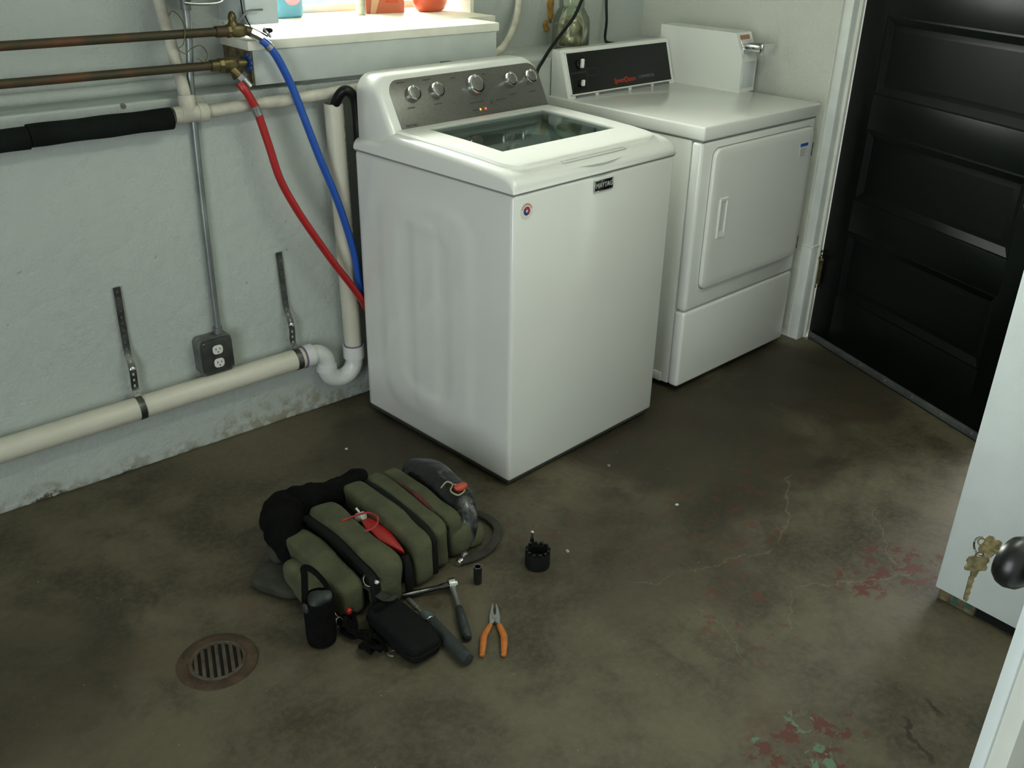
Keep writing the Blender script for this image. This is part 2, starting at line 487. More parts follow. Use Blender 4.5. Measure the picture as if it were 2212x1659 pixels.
def rounded(x0, x1, z0, z1, R, n=6, corners=(1, 1, 1, 1)):
    """outline counter-clockwise from bottom-left; corners = bl, br, tr, tl"""
    pts = []
    for (cx, cz, a0, on) in ((x0, z0, PI, corners[0]), (x1, z0, 1.5 * PI, corners[1]), (x1, z1, 0, corners[2]), (x0, z1, PI / 2, corners[3])):
        if not on:
            pts.append((cx, cz)); continue
        ox = cx + (R if cx == x0 else -R); oz = cz + (R if cz == z0 else -R)
        for k in range(n + 1):
            a = a0 + PI / 2 * k / n
            pts.append((ox + R * math.cos(a), oz + R * math.sin(a)))
    return pts


# ================================================================== SETTING
XR = 1.64          # right wall face
ZL = 1.085         # ledge height of the lower back wall
b = MB(); b.box((-3.4, -4.7, -0.10), (3.2, 0.9, 0.0)); struct(b.build('floor', FLOOR, smooth=False))
b = MB(); b.box((-3.4, -4.7, 2.45), (1.9, 0.7, 2.55)); struct(b.build('ceiling', WALL2, smooth=False))
# back wall: thick lower wall with a ledge, thinner upper wall left and right of the window, lintel over it
b = MB()
b.box((-3.4, 0.0, 0.0), (1.9, 0.62, ZL), 0.006)
b.box((-3.4, 0.15, ZL), (-0.26, 0.62, 2.45))
b.box((0.71, 0.285, ZL), (1.9, 0.62, 2.45))
b.box((-0.26, 0.15, 1.86), (0.71, 0.62, 2.45))
struct(b.build('wall_back', WALL, smooth=False))
b = MB(); b.box((XR, -0.655, 0.0), (1.80, 0.30, 2.45), 0.004)
b.box((XR, -4.7, 0.0), (1.80, -2.04, 2.45)); b.box((XR, -2.04, 2.10), (1.80, -0.655, 2.45))
struct(b.build('wall_right', WALL2, smooth=False))
b = MB(); b.box((-3.5, -4.7, 0), (-3.4, -3.55, 2.45)); b.box((-3.5, -1.95, 0), (-3.4, 0.62, 2.45)); b.box((-3.5, -3.55, 2.1), (-3.4, -1.95, 2.45)); struct(b.build('wall_left', WALL2, smooth=False))
b = MB(); b.box((-3.4, -4.7, 0), (1.8, -4.6, 2.45))
struct(b.build('wall_rear', WALL2, smooth=False))
# rounded painted mortar roll lying on the back of the ledge
b = MB(); b.tube(cr([(-3.3, 0.13, ZL + 0.008), (-2, 0.128, ZL + 0.010), (-1.2, 0.13, ZL + 0.012), (-0.8, 0.125, ZL + 0.009), (-0.4, 0.128, ZL + 0.012), (-0.1, 0.128, ZL + 0.010)], 10), 0.020, 10)
struct(b.build('trim_1', WALL))
# white jamb boards beside the green door
j = bpy.data.objects.new('trim_2', None); COL.objects.link(j); struct(j)
b = MB(); b.box((1.652, -0.690, 0.0), (1.692, -0.650, 2.12), 0.002); b.build('jamb_board', WOODW, j)
b = MB(); b.box((1.690, -0.702, 0.0), (1.712, -0.640, 2.12), 0.002); b.build('jamb_edge', OFFW, j)
b = MB(); b.box((1.642, -0.694, 0.0), (1.690, -0.640, 0.392), 0.003); b.build('jamb_patch', WOODW, j)
b = MB(); b.box((1.648, -0.697, 0.392), (1.694, -0.650, 0.400), 0.002); b.build('jamb_ledge', OFFW, j)
b = MB(); b.box((1.7125, -0.6995, 0.0), (1.80, -0.645, 2.08)); b.build('light_block_board', WOODW, j)  # unseen board added to block the light leak at the hinge gap
b = MB(); b.box((1.66, -2.05, 0.0), (1.80, -2.00, 2.12), 0.002); b.build('strike_jamb', WOODW, j)
b = MB(); b.box((1.66, -2.00, 2.08), (1.80, -0.655, 2.12), 0.002); b.build('head_jamb', WOODW, j)

# window with its boxed sill
w = bpy.data.objects.new('window_1', None); COL.objects.link(w); struct(w, 'basement window with cream sill boxed in white boards')
b = MB(); b.box((-0.325, -0.035, 1.195), (0.585, 0.15, 1.222), 0.004); b.box((-0.26, 0.14, 1.195), (0.71, 0.58, 1.222)); b.build('sill', CREAM, w)
b = MB(); b.box((-0.31, -0.028, 1.10), (0.578, 0.0, 1.196), 0.002); b.build('apron_board', mat('apron_paint', (0.50, 0.54, 0.515), 0.5, var=0.05, bump=0.1, bscale=20), w)
b = MB(); b.box((-0.315, -0.022, 1.10), (-0.308, 0.15, 1.196)); b.build('apron_end', RAWWOOD, w)
b = MB(); b.box((0.700, 0.27, 1.222), (0.715, 0.58, 1.86)); b.build('reveal_board', CREAM, w)
b = MB(); b.box((-0.265, 0.14, 1.222), (-0.25, 0.58, 1.86)); b.build('reveal_board', CREAM, w)
b = MB()
for lo, hi in (((-0.25, 0.555, 1.222), (0.70, 0.60, 1.245)), ((-0.25, 0.555, 1.82), (0.70, 0.60, 1.86)), ((-0.25, 0.555, 1.245), (-0.21, 0.60, 1.82)), ((0.66, 0.555, 1.245), (0.70, 0.60, 1.82))):
    b.box(lo, hi, 0.003)
b.build('window_frame', WOODW, w)
b = MB(); b.box((-0.21, 0.575, 1.245), (0.66, 0.579, 1.82)); b.build('pane', WINGLASS, w, smooth=False)

# white partition end beside the camera, on a bare wooden block
p = bpy.data.objects.new('wall_partition', None); COL.objects.link(p); struct(p, 'white partition wall end standing on bare wood')
b = MB(); b.box((0.530, -2.75, 0.036), (0.66, -1.872, 2.45), 0.003); b.build('partition_board', DOORW, p)
b = MB(); b.box((0.540, -1.975, 0.0), (0.64, -1.880, 0.036), 0.003); b.build('sole_block', RAWWOOD, p)
b = MB(); b.box((0.5395, -1.930, 0.004), (0.5415, -1.918, 0.034)); b.box((0.5385, -1.966, 0.015), (0.5415, -1.950, 0.036)); b.build('paint_remnant', GREENPAINT, p)
b = MB(); b.box((0.548, -2.75, 0.0), (0.64, -1.976, 0.036)); b.build('sole_painted_shadow', RUBBER, p)  # solid black strip painted in as the shadow under the partition board

# dark green door standing ajar
DA = math.radians(19.05)
d1 = bpy.data.objects.new('door_1', None); COL.objects.link(d1); struct(d1, 'dark green panelled door standing ajar')
d1.location = (1.710, -0.703, 0.0); d1.rotation_euler = (0, 0, -PI / 2 - DA)     # local +x runs along the door, +y is the outside... face seen is local -y
DW = 0.95; TH = 0.040
zs = [(0.232, 0.492), (0.614, 0.874), (0.996, 1.258), (1.380, 1.640), (1.762, 1.94)]
for nm, x0, x1 in (('hinge_stile', 0.0, 0.118), ('lock_stile', 0.838, DW)):
    b = MB(); b.box((x0, 0.0, 0.028), (x1, TH, 2.06), 0.002); b.build(nm, GREEND, d1)
edges = [0.028] + [z for pz in zs for z in pz] + [2.06]
for k in range(0, len(edges), 2):
    b = MB(); b.box((0.118, 0.0, edges[k]), (0.838, TH, edges[k + 1]), 0.002); b.build('rail', GREEND, d1)
for z0, z1 in zs:
    b = MB()
    x0, x1 = 0.118, 0.838; t = 0.024; dd = 0.014
    # sloped moulding all round, then a flat recessed field with a raised step
    def rect(i, y): return [(x0 + i, y, z0 + i), (x1 - i, y, z0 + i), (x1 - i, y, z1 - i), (x0 + i, y, z1 - i)]
    b.loft([rect(0.0, TH), rect(0, 0.002), rect(0.006, 0.001), rect(0.030, dd), rect(0.034, dd), rect(0.046, dd - 0.003), rect(0.05, dd - 0.003)])
    b.build('panel', GREEND, d1, ang=20)
b = MB(); b.box((0.01, -0.010, 0.006), (DW - 0.005, 0.0, 0.032), 0.001); sw = b.build('door_sweep', ALU, d1)
for k in range(7):
    b = MB(); b.lathe([(0.004, 0), (0.004, 0.0015), (0.002, 0.002)], 10, M=axis_m((0.05 + k * 0.14, -0.010, 0.022), (0, -1, 0))); b.build('screw', STEEL, sw)
b = MB(); b.box((0.01, -0.006, 0.0), (DW - 0.005, -0.002, 0.010)); b.build('sweep_rubber', RUBBER, d1)
b = MB(); b.box((0.878, -0.004, 0.70), (0.928, 0.0, 0.862), 0.001); pl = b.build('lock_plate', KEYBRASS, d1)
b = MB(); b.lathe([(0.010, 0), (0.009, 0.03), (0.022, 0.038), (0.027, 0.05), (0.02, 0.062), (0.004, 0.066)], 20, M=axis_m((0.918, -0.004, 0.815), (0, -1, 0))); b.build('door_knob', KEYBRASS, pl)
# brass hinge with finial
h = bpy.data.objects.new('hinge', None); COL.objects.link(h); h.parent = d1
h.location = (-0.004, -0.008, 0.0)
b = MB(); b.tube([(0, 0, 0.235), (0, 0, 0.345)], 0.0075, 12); b.lathe([(0.002, 0.345), (0.010, 0.352), (0.006, 0.362), (0.010, 0.372), (0.004, 0.382)], 12); b.lathe([(0.003, 0.212), (0.008, 0.22), (0.006, 0.235)], 12); b.build('hinge_barrel', BRASS, h)
b = MB(); b.box((-0.004, -0.002, 0.238), (0.024, 0.004, 0.338), 0.001); b.build('hinge_leaf', BRASS, h)
b = MB(); b.tube([(0.0, -0.004, 0.347), (0.028, -0.010, 0.345)], 0.006, 8); b.lathe([(0.004, 0), (0.009, 0.005), (0.004, 0.012)], 10, M=axis_m((0.026, -0.010, 0.345), (1, 0, 0))); b.tube([(0, -0.004, 0.347), (-0.022, -0.004, 0.350)], 0.005, 8); b.torus(0.007, 0.003, 14, 6, M=axis_m((-0.026, -0.004, 0.352), (0, 1, 0))); b.build('hinge_pin_scroll', BRASS, h)

# near white door: latch edge, knob
d2 = bpy.data.objects.new('door_2', None); COL.objects.link(d2); struct(d2, 'white door edge close to the camera with black knob')
d2.location = (-0.601, -2.367, 0.0); d2.rotation_euler = (0, 0, math.radians(-10))
b = MB(); b.box((0.0, -0.0155, 0.01), (0.76, 0.0, 2.03), 0.0015); b.build('door_skin', DOORW, d2)
b = MB(); b.box((0.0025, -0.0385, 0.01), (0.76, -0.0163, 2.03), 0.0015); b.build('door_core', OFFW, d2)
KZ = 0.902
b = MB(); b.lathe([(0.030, 0.0), (0.032, 0.003), (0.028, 0.008), (0.012, 0.010)], 28, M=axis_m((0.062, 0, KZ), (0, 1, 0))); b.build('rosette', BLACKG, d2)
b = MB(); b.lathe([(0.012, 0.006), (0.012, 0.026), (0.020, 0.030), (0.029, 0.038), (0.0325, 0.048), (0.0315, 0.056), (0.028, 0.061), (0.027, 0.0625), (0.012, 0.0645), (0.003, 0.0648)], 36, M=axis_m((0.062, 0, KZ), (0, 1, 0))); kn = b.build('door_knob', mat('knob_black', (0.006, 0.007, 0.007), 0.33), d2)
b = MB(); b.lathe([(0.010, 0.0640), (0.010, 0.0662), (0.008, 0.0668)], 20, M=axis_m((0.062, 0, KZ), (0, 1, 0))); b.build('lock_cylinder', KEYBRASS, kn)


def key_outline():
    pts = [(-0.003, 0.0), (-0.0045, -0.008), (-0.0115, -0.009), (-0.0125, -0.013), (-0.010, -0.017), (-0.0125, -0.021), (-0.011, -0.026), (-0.006, -0.0275), (0, -0.0265), (0.006, -0.0275), (0.011, -0.026), (0.0125, -0.021), (0.010, -0.017), (0.0125, -0.013), (0.0115, -0.009), (0.0045, -0.008), (0.003, 0.0)]
    return [(x, -y) for x, y in pts]


def make_key(name, label, M, blade=0.030):
    t = empty(name, label, 'key', (0, 0, 0), group='keys on the split ring')
    b = MB(); b.prism(key_outline(), 0.0022, 0.0004, M=M); b.build('bow', KEYBRASS, t)
    teeth = [(0.004, 0.001)]
    n = 8
    for i in range(n):
        y = -blade * (i + 0.5) / n
        teeth.append((0.004 - (0.0012 if i % 2 else 0.0026), y))
    teeth += [(0.001, -blade - 0.002), (-0.003, -blade + 0.001), (-0.004, 0.001)]
    b = MB(); b.prism(teeth, 0.0018, 0.0002, M=M); b.build('blade', KEYBRASS, t)
    b = MB(); b.torus(0.0042, 0.0011, 16, 6, M=M @ Matrix.Translation((0, 0.0285, 0.001))); b.build('hang_loop', KEYBRASS, t)
    return t


# place keys: first is in the lock, second hangs from the ring
dm = Matrix.Translation((-0.601, -2.367, 0)) @ Matrix.Rotation(math.radians(-10), 4, 'Z')
kp = dm @ Vector((0.062, 0.0665, KZ)); kaxis = dm.to_3x3() @ Vector((0, 1, 0))
Mk = axis_m(kp + kaxis * 0.001, Vector((-0.75, -0.05, 0.60)), None)
# local y of the key = along the lock axis
yv = kaxis; zv = (FW * -1 - yv * (FW * -1).dot(yv)).normalized(); xv = yv.cross(zv)
Mk = Matrix.Translation(kp + Vector((0, 0, 0.0))) @ Matrix((xv, yv, zv)).transposed().to_4x4()
make_key('key', 'brass key pushed into the black door knob', Mk, 0.010)
ringc = Mk @ Vector((0.004, 0.0285, 0.001)) + Vector((0, 0, -0.011))
t = empty('key_ring', 'small chrome split ring joining the two brass keys', 'key ring')
b = MB()
Mr = axis_m(ringc, RT * 0.9 + FW * 0.4, Vector((0, 0, 1)))
b.torus(0.0115, 0.0008, 24, 6, M=Mr); b.torus(0.0115, 0.0008, 24, 6, M=Mr @ Matrix.Translation((0, 0, 0.0017))); b.build('wire', CHROME, t)
top = ringc + Vector((0, 0, -0.0115))
yv = Vector((0.02, 0, 1)).normalized(); zv = (FW * -1 - yv * (FW * -1).dot(yv)).normalized(); xv = yv.cross(zv)
Mh = Matrix.Translation(top - yv * 0.0325) @ Matrix((xv, yv, zv)).transposed().to_4x4() @ Matrix.Scale(1.12, 4)
make_key('key', 'brass key hanging from the ring below the door knob', Mh, 0.032)

# ceiling lamp above the frame: fluorescent batten with two tubes
t = empty('ceiling_lamp', 'white fluorescent batten with two tubes on the ceiling', 'lamp', LAMP_POS)
b = MB(); b.box((-0.63, -0.09, -0.045), (0.63, 0.09, 0.0), 0.006); b.build('housing', PLASTW, t)
TUBE = mat('lit_tube', (0.9, 0.9, 0.85), 0.4, emit=(0.97, 1.0, 0.86), estr=LAMP_STRENGTH)
for y in (-0.05, 0.05):
    b = MB(); b.tube([(-0.59, y, -0.085), (0.59, y, -0.085)], 0.0185, 12); b.build('tube', TUBE, t)
    for x in (-0.605, 0.605):
        b = MB(); b.box((x - 0.014, y - 0.015, -0.105), (x + 0.014, y + 0.015, -0.04), 0.003); b.build('tube_holder', PLASTW, t)

# ================================================================== WASHER
WY = math.radians(4.477)
wa = empty('washing_machine', 'white top-load washing machine with grey control panel and glass lid', 'washing machine', (0, -0.8015, 0), WY)
WW, WD = 0.699, 0.690
b = MB(); b.box((0.004, 0.0, 0.022), (WW, WD, 0.900), 0.011, 3); b.build('cabinet', ENAMEL, wa)
# left side panel with pressed channels
b = MB(); bmx = b.bm; NY, NZ = 56, 70
def sstep(v, a, c):
    t_ = max(0, min(1, (v - a) / (c - a))); return t_ * t_ * (3 - 2 * t_)
def ridge(y, z, y0, y1, z0, z1, R, wd):
    """soft rounded-rectangle plateau"""
    qx = abs(y - (y0 + y1) / 2) - (y1 - y0) / 2 + R; qz = abs(z - (z0 + z1) / 2) - (z1 - z0) / 2 + R
    dd = min(max(qx, qz), 0) + math.hypot(max(qx, 0), max(qz, 0)) - R
    return sstep(-dd, 0, wd)
gv = []
for i in range(NY + 1):
    row = []
    for k in range(NZ + 1):
        y = 0.012 + (WD - 0.03) * i / NY; z = 0.034 + (0.890 - 0.034) * k / NZ
        dp = 0.0045 * ridge(y, z, 0.14, 0.60, 0.07, 0.83, 0.12, 0.05) - 0.0040 * ridge(y, z, 0.24, 0.50, 0.17, 0.74, 0.08, 0.04) + 0.003 * ridge(y, z, 0.30, 0.44, 0.12, 0.76, 0.05, 0.03)
        row.append(bmx.verts.new((0.0042 - dp - 0.0008, y, z)))
    gv.append(row)
for i in range(NY):
    for k in range(NZ):
        bmx.faces.new((gv[i][k], gv[i][k + 1], gv[i + 1][k + 1], gv[i + 1][k]))
# close to the cabinet so the panel is a solid skin
rim = [gv[i][0] for i in range(NY + 1)] + [gv[NY][k] for k in range(1, NZ + 1)] + [gv[i][NZ] for i in range(NY - 1, -1, -1)] + [gv[0][k] for k in range(NZ - 1, 0, -1)]
back = [bmx.verts.new((0.007, v.co.y, v.co.z)) for v in rim]
for i in range(len(rim)):
    q = (i + 1) % len(rim); bmx.faces.new((rim[i], rim[q], back[q], back[i]))
bmesh.ops.recalc_face_normals(bmx, faces=bmx.faces[:])
b.build('side_panel', ENAMEL, wa, ang=60)

def deckz(y):
    P = [(0.0, 0.920), (0.004, 0.931), (0.015, 0.942), (0.035, 0.950), (0.06, 0.955), (0.155, 0.962), (0.286, 0.968), (0.40, 0.971), (0.515, 0.973), (0.53, 0.965), (0.56, 0.945), (0.69, 0.936)]
    for (a, za), (c, zc) in zip(P[:-1], P[1:]):
        if y <= c:
            return za + (zc - za) * (y - a) / (c - a)
    return P[-1][1]
stations = [0.0, 0.002, 0.004, 0.009, 0.015, 0.025, 0.035, 0.06, 0.10, 0.15, 0.22, 0.29, 0.35, 0.41, 0.47, 0.515, 0.53, 0.545, 0.56, 0.62, 0.685, 0.69]
b = MB(); bmx = b.bm; rows = []
for y in stations:
    zt = deckz(y); R = 0.020
    if y >= 0.69: zt -= 0.006
    yy = -0.003 + y
    pr_ = [(-0.001, 0.9045)] + [(-0.001 + R - R * math.cos(a), zt - R + R * math.sin(a)) for a in [k * PI / 12 for k in range(0, 7)]]
    right = [(WW - x, z) for x, z in pr_[::-1]]
    pts = pr_ + [(0.105, zt), (0.601, zt)] + right
    pts = [(x, max(z, 0.9045)) for x, z in pts]
    rows.append([bmx.verts.new((x, yy, z)) for x, z in pts])
npt = len(rows[0]); hole_i = 8
for si in range(len(stations) - 1):
    for k in range(npt - 1):
        if k == hole_i and 0.149 < stations[si] < 0.465:
            continue
        bmx.faces.new((rows[si][k], rows[si][k + 1], rows[si + 1][k + 1], rows[si + 1][k]))
bmx.faces.new(rows[0]); bmx.faces.new(rows[-1][::-1])
bmesh.ops.remove_doubles(bmx, verts=bmx.verts[:], dist=0.0002)
bmesh.ops.recalc_face_normals(bmx, faces=bmx.faces[:])
b.build('top_deck', PLASTW, wa, ang=50)
b = MB(); b.box((0.002, 0.001, 0.8985), (WW - 0.001, WD - 0.002, 0.9055)); b.build('seam_gasket', mat('seam_grey', (0.26, 0.27, 0.25), 0.6), wa)
# lid frame with hole
b = MB(); bmx = b.bm
ys = [0.036, 0.040, 0.046, 0.054, 0.064, 0.076, 0.092, 0.12, 0.155, 0.20, 0.26, 0.32, 0.38, 0.43, 0.468, 0.49, 0.508]
RL = 0.056
grid = []
for y in ys:
    dd = max(0.0, RL - (y - 0.036)); ins = RL - math.sqrt(max(0, RL * RL - dd * dd))
    xl, xr = 0.026 + ins + 0.02 * max(0, (0.35 - y)), 0.673 - ins - 0.02 * max(0, (0.35 - y))
    xs = [xl, xl + 0.006, xl + 0.03, 0.112 if ins < 0.03 else xl + 0.05, 0.25, 0.35, 0.45, 0.594 if ins < 0.03 else xr - 0.05, xr - 0.03, xr - 0.006, xr]
    z = deckz(y) + 0.010
    dz = [-0.007, -0.001, 0, 0, 0, 0, 0, 0, 0, -0.001, -0.007]
    f = -0.006 if y == ys[0] else (-0.001 if y == ys[1] else 0)
    grid.append([bmx.verts.new((x, y, z + min(q, f))) for x, q in zip(xs, dz)])
for i in range(len(ys) - 1):
    for k in range(10):
        if 3 <= k < 7 and 0.15 < ys[i] < 0.467:
            continue
        bmx.faces.new((grid[i][k], grid[i][k + 1], grid[i + 1][k + 1], grid[i + 1][k]))
ge = bmesh.ops.extrude_face_region(bmx, geom=bmx.faces[:])
bmesh.ops.translate(bmx, vec=(0, 0, -0.009), verts=[v for v in ge['geom'] if isinstance(v, bmesh.types.BMVert)])
bmesh.ops.recalc_face_normals(bmx, faces=bmx.faces[:])
lid = b.build('lid', PLASTW, wa, ang=40)
b = MB(); b.loft([[(0.106, 0.149, deckz(0.149) + 0.0065), (0.600, 0.149, deckz(0.149) + 0.0065), (0.600, 0.474, deckz(0.474) + 0.0065), (0.106, 0.474, deckz(0.474) + 0.0065)],
                   [(0.106, 0.149, deckz(0.149) + 0.0025), (0.600, 0.149, deckz(0.149) + 0.0025), (0.600, 0.474, deckz(0.474) + 0.0025), (0.106, 0.474, deckz(0.474) + 0.0025)]])
b.build('lid_glass', LIDGLASS, lid, smooth=False)
b = MB(); b.box((0.215, 0.020, 0.9475), (0.485, 0.037, 0.9515), 0.0015); b.build('lid_handle_lip', mat('lip_shade', (0.60, 0.61, 0.57), 0.4), lid)  # bar greyed to paint in the shading of the grip recess
# tub seen through the glass
tc = Matrix.Translation((0.352, 0.325, 0))
b = MB(); b.lathe([(0.335, 0.935), (0.30, 0.925), (0.262, 0.920), (0.252, 0.905), (0.250, 0.86), (0.265, 0.86), (0.33, 0.90)], 48, M=tc, cap=False); tub = b.build('tub_ring', TUBW, wa)
b = MB(); b.lathe([(0.246, 0.875), (0.240, 0.885), (0.232, 0.880), (0.230, 0.84), (0.228, 0.50), (0.20, 0.47), (0.05, 0.47), (0.001, 0.47)], 48, M=tc, cap=False); bk = b.build('basket', BASKET, tub)
b = MB(); b.lathe([(0.16, 0.475), (0.14, 0.49), (0.06, 0.50), (0.05, 0.56), (0.03, 0.58), (0.001, 0.582)], 24, M=tc, cap=False); b.build('impeller', BLACKP, tub)
for k in range(10):
    a = 2 * PI * k / 10
    b = MB(); b.softbox((0.352 + 0.236 * math.cos(a), 0.325 + 0.236 * math.sin(a), 0.884), (0.018, 0.018, 0.012), 3, n=4); b.build('balance_ring_lug', TUBW, tub)
# console
def con_y(z): return 0.512 + (z - 0.965) * 0.55
def con_ring(i, dy, yabs=None, x0=0.014, x1=0.692, z0=0.934, z1=1.124, R=0.055):
    o = rounded(x0 + i, x1 - i, z0, z1 - i, R, 8, (0, 0, 1, 1))
    return [(x, (yabs if yabs is not None else con_y(z) + dy), z) for x, z in o]
b = MB(); b.loft([con_ring(0.016, 0.0), con_ring(0.007, 0.003), con_ring(0.002, 0.010), con_ring(0, 0.020), con_ring(0, 0, 0.676), con_ring(0.010, 0, 0.686)]); con = b.build('console', PLASTW, wa, ang=50)
def plate_ring(i, dy): return con_ring(i, dy, None, 0.056, 0.680, 0.976 + i, 1.108, 0.040)
b = MB(); b.loft([plate_ring(0.002, -0.0030), plate_ring(0, -0.002), plate_ring(0, 0.004)]); b.build('control_panel', GREYPANEL, con, ang=50)
AL = math.atan(0.55); NRM = Vector((0, -math.cos(AL), math.sin(AL)))
for (x, r) in ((0.130, 0.0235), (0.222, 0.0235), (0.380, 0.0310), (0.533, 0.0235), (0.625, 0.0235)):
    z = 1.064; M = axis_m((x, con_y(z) - 0.003, z), NRM, (1, 0, 0))
    b = MB(); b.lathe([(r * 1.0, 0.0), (r * 1.02, 0.004), (r * 0.98, 0.018), (r * 0.90, 0.022), (r * 0.74, 0.0225), (r * 0.72, 0.020)], 32, M=M); kb = b.build('knob', CHROME, con)
    b = MB(); b.lathe([(r * 0.735, 0.016), (r * 0.735, 0.0212), (r * 0.70, 0.0216), (0.001, 0.0216)], 32, M=M, cap=False); b.build('knob_face', mat('knob_face', (0.20, 0.20, 0.18), 0.4, metal=0.5), kb)
    b = MB(); b.box((-0.0018, r * 0.62, 0.0212), (0.0018, r * 0.94, 0.0236), M=M); b.build('pointer', PLASTW, kb)
TR = (PI / 2 - AL, 0, 0)
def con_pt(x, z, out=0.0035): return Vector((x, con_y(z), z)) + NRM * out
for x, m_, nm in ((0.3995, mat('led_red', (0.6, 0.02, 0.02), 0.4, emit=(1, 0.03, 0.02), estr=6), 'indicator_lamp'), (0.377, mat('led_amber', (0.6, 0.25, 0.02), 0.4, emit=(1, 0.35, 0.03), estr=3), 'indicator_lamp')):
    b = MB(); b.lathe([(0.0032, 0), (0.003, 0.001), (0.0015, 0.002)], 12, M=axis_m(con_pt(x, 0.997), NRM)); b.build(nm, m_, con)
# small dark printed marks on the panel
b = MB()
for x, z, L in ((0.345, 0.997, 0.03), (0.345, 1.018, 0.055), (0.100, 1.030, 0.028), (0.205, 1.030, 0.028), (0.520, 1.024, 0.03), (0.612, 1.024, 0.03), (0.09, 1.098, 0.03), (0.190, 1.097, 0.03), (0.30, 1.092, 0.018), (0.43, 1.092, 0.018), (0.455, 1.015, 0.045)):
    b.box((x, -0.0006, -0.0014), (x + L, 0, 0.0014), M=Matrix.Translation(con_pt(0, z, 0.0032)) @ Matrix.Rotation(-AL, 4, 'X'))
b.softbox((0, 0, 0), (0.010, 0.002, 0.012), 2.2, n=5, M=Matrix.Translation(con_pt(0.432, 1.012, 0.0032)) @ Matrix.Rotation(-AL, 4, 'X'))
pm = b.build('printed_mark', DARKINK, con); pm['kind'] = 'stuff'
text('panel_lettering', 'MAYTAG', 0.011, DARKINK, con, con_pt(0.072, 0.985, 0.0034), TR, 0.0002)
# badge
b = MB(); b.box((0.322, -0.0045, 0.8545), (0.400, 0.0, 0.8845), 0.0015); bd = b.build('badge', BLACKG, wa)
b = MB()
for lo, hi in (((0.321, -0.0055, 0.8535), (0.401, -0.002, 0.8555)), ((0.321, -0.0055, 0.8835), (0.401, -0.002, 0.8855)), ((0.321, -0.0055, 0.8535), (0.323, -0.002, 0.8855)), ((0.399, -0.0055, 0.8535), (0.401, -0.002, 0.8855))):
    b.box(lo, hi, 0.0004, 1)
b.build('badge_rim', CHROME, bd)
text('badge_lettering', 'MAYTAG', 0.0195, SILVERINK, bd, (0.361, -0.0052, 0.8693), (PI / 2, 0, 0), 0.0006, 'CENTER', 0.15, 0.92)
# round sticker
SC = (0.052, -0.0009, 0.852)
def disc(r, y, seg=36, sx=1.0): return [(SC[0] + r * sx * math.cos(2 * PI * k / seg), y, SC[2] + r * math.sin(2 * PI * k / seg)) for k in range(seg)]
b = MB(); b.loft([disc(0.0235, 0.0005), disc(0.0235, -0.0008)]); st = b.build('round_sticker', WHITEPAPER, wa)
b = MB(); b.loft([disc(0.0120, -0.0006), disc(0.0120, -0.0011)]); b.build('sticker_blue_disc', BLUEINK, st)
def arc_band(r0, r1, a0, a1, y, m_, nm, par):
    b = MB(); n = 14
    o = [(SC[0] + r1 * math.cos(a0 + (a1 - a0) * k / n), SC[2] + r1 * math.sin(a0 + (a1 - a0) * k / n)) for k in range(n + 1)] + [(SC[0] + r0 * math.cos(a1 + (a0 - a1) * k / n), SC[2] + r0 * math.sin(a1 + (a0 - a1) * k / n)) for k in range(n + 1)]
    b.loft([[(x, y + 0.0004, z) for x, z in o], [(x, y, z) for x, z in o]]); return b.build(nm, m_, par)
arc_band(0.0045, 0.0125, 0.5, 2.3, -0.0014, REDINK, 'sticker_red_arc', st)
arc_band(0.0060, 0.0125, -0.9, 0.2, -0.0014, REDINK, 'sticker_red_arc', st)
arc_band(0.0, 0.004, 0, 6.28, -0.0014, WHITEPAPER, 'sticker_centre', st)
for k in range(9):
    a = 0.35 + k * 0.29
    arc_band(0.0165, 0.0205, a, a + 0.17, -0.0010, GREYINK if k > 4 else REDINK, 'sticker_letter_mark', st)
for x, y in ((0.045, 0.045), (WW - 0.045, 0.045), (0.045, WD - 0.045), (WW - 0.045, WD - 0.045)):
    b = MB(); b.lathe([(0.020, 0.0), (0.022, 0.004), (0.020, 0.012), (0.008, 0.014), (0.008, 0.026)], 16, M=Matrix.Translation((x, y, 0))); b.build('foot', RUBBER, wa)
b = MB(); b.box((0.010, 0.008, 0.0125), (WW - 0.01, WD - 0.01, 0.0225)); b.build('base_frame', mat('base_dark', (0.05, 0.05, 0.045), 0.7), wa)  # dark grey slab under the cabinet

# ================================================================== DRYER
dr = empty('tumble_dryer', 'white front-load coin dryer with black console strip next to the washer', 'dryer', (0.882, -0.702, 0), math.radians(2.563))
DWd, DDp, DTop = 0.683, 0.708, 0.954
b = MB(); b.box((0.003, 0.046, 0.024), (DWd - 0.003, DDp, 0.9055), 0.004); b.build('cabinet', ENAMEL, dr)
b = MB(); b.box((0.0, 0.0, 0.316), (DWd, 0.0445, 0.9045), 0.013, 3); b.build('front_panel', ENAMEL, dr)
b = MB(); b.box((0.0, 0.0, 0.024), (DWd, 0.0445, 0.3125), 0.011, 3); b.build('lower_panel', ENAMEL, dr)
b = MB(); b.box((-0.003, -0.006, 0.909), (DWd + 0.003, DDp, DTop), 0.006, 3); b.build('top_panel', ENAMEL, dr)
b = MB(); b.box((0.004, 0.002, 0.902), (DWd - 0.004, DDp - 0.003, 0.911)); b.build('seam_gasket', MATS['seam_grey'], dr)
def rr(i, y, R): return [(x, y, z) for x, z in rounded(0.062 + i, 0.662 - i, 0.388 + i, 0.876 - i, R, 6)]
b = MB(); b.loft([rr(-0.0035, 0.004, 0.034), rr(-0.0035, -0.0006, 0.034)]); b.build('door_gap', MATS['seam_grey'], dr)
b = MB(); b.loft([rr(0, 0.002, 0.031), rr(0, -0.009, 0.031), rr(0.002, -0.012, 0.03), rr(0.006, -0.0135, 0.028), rr(0.03, -0.0142, 0.02)]); dd_ = b.build('door', ENAMEL, dr, ang=50)
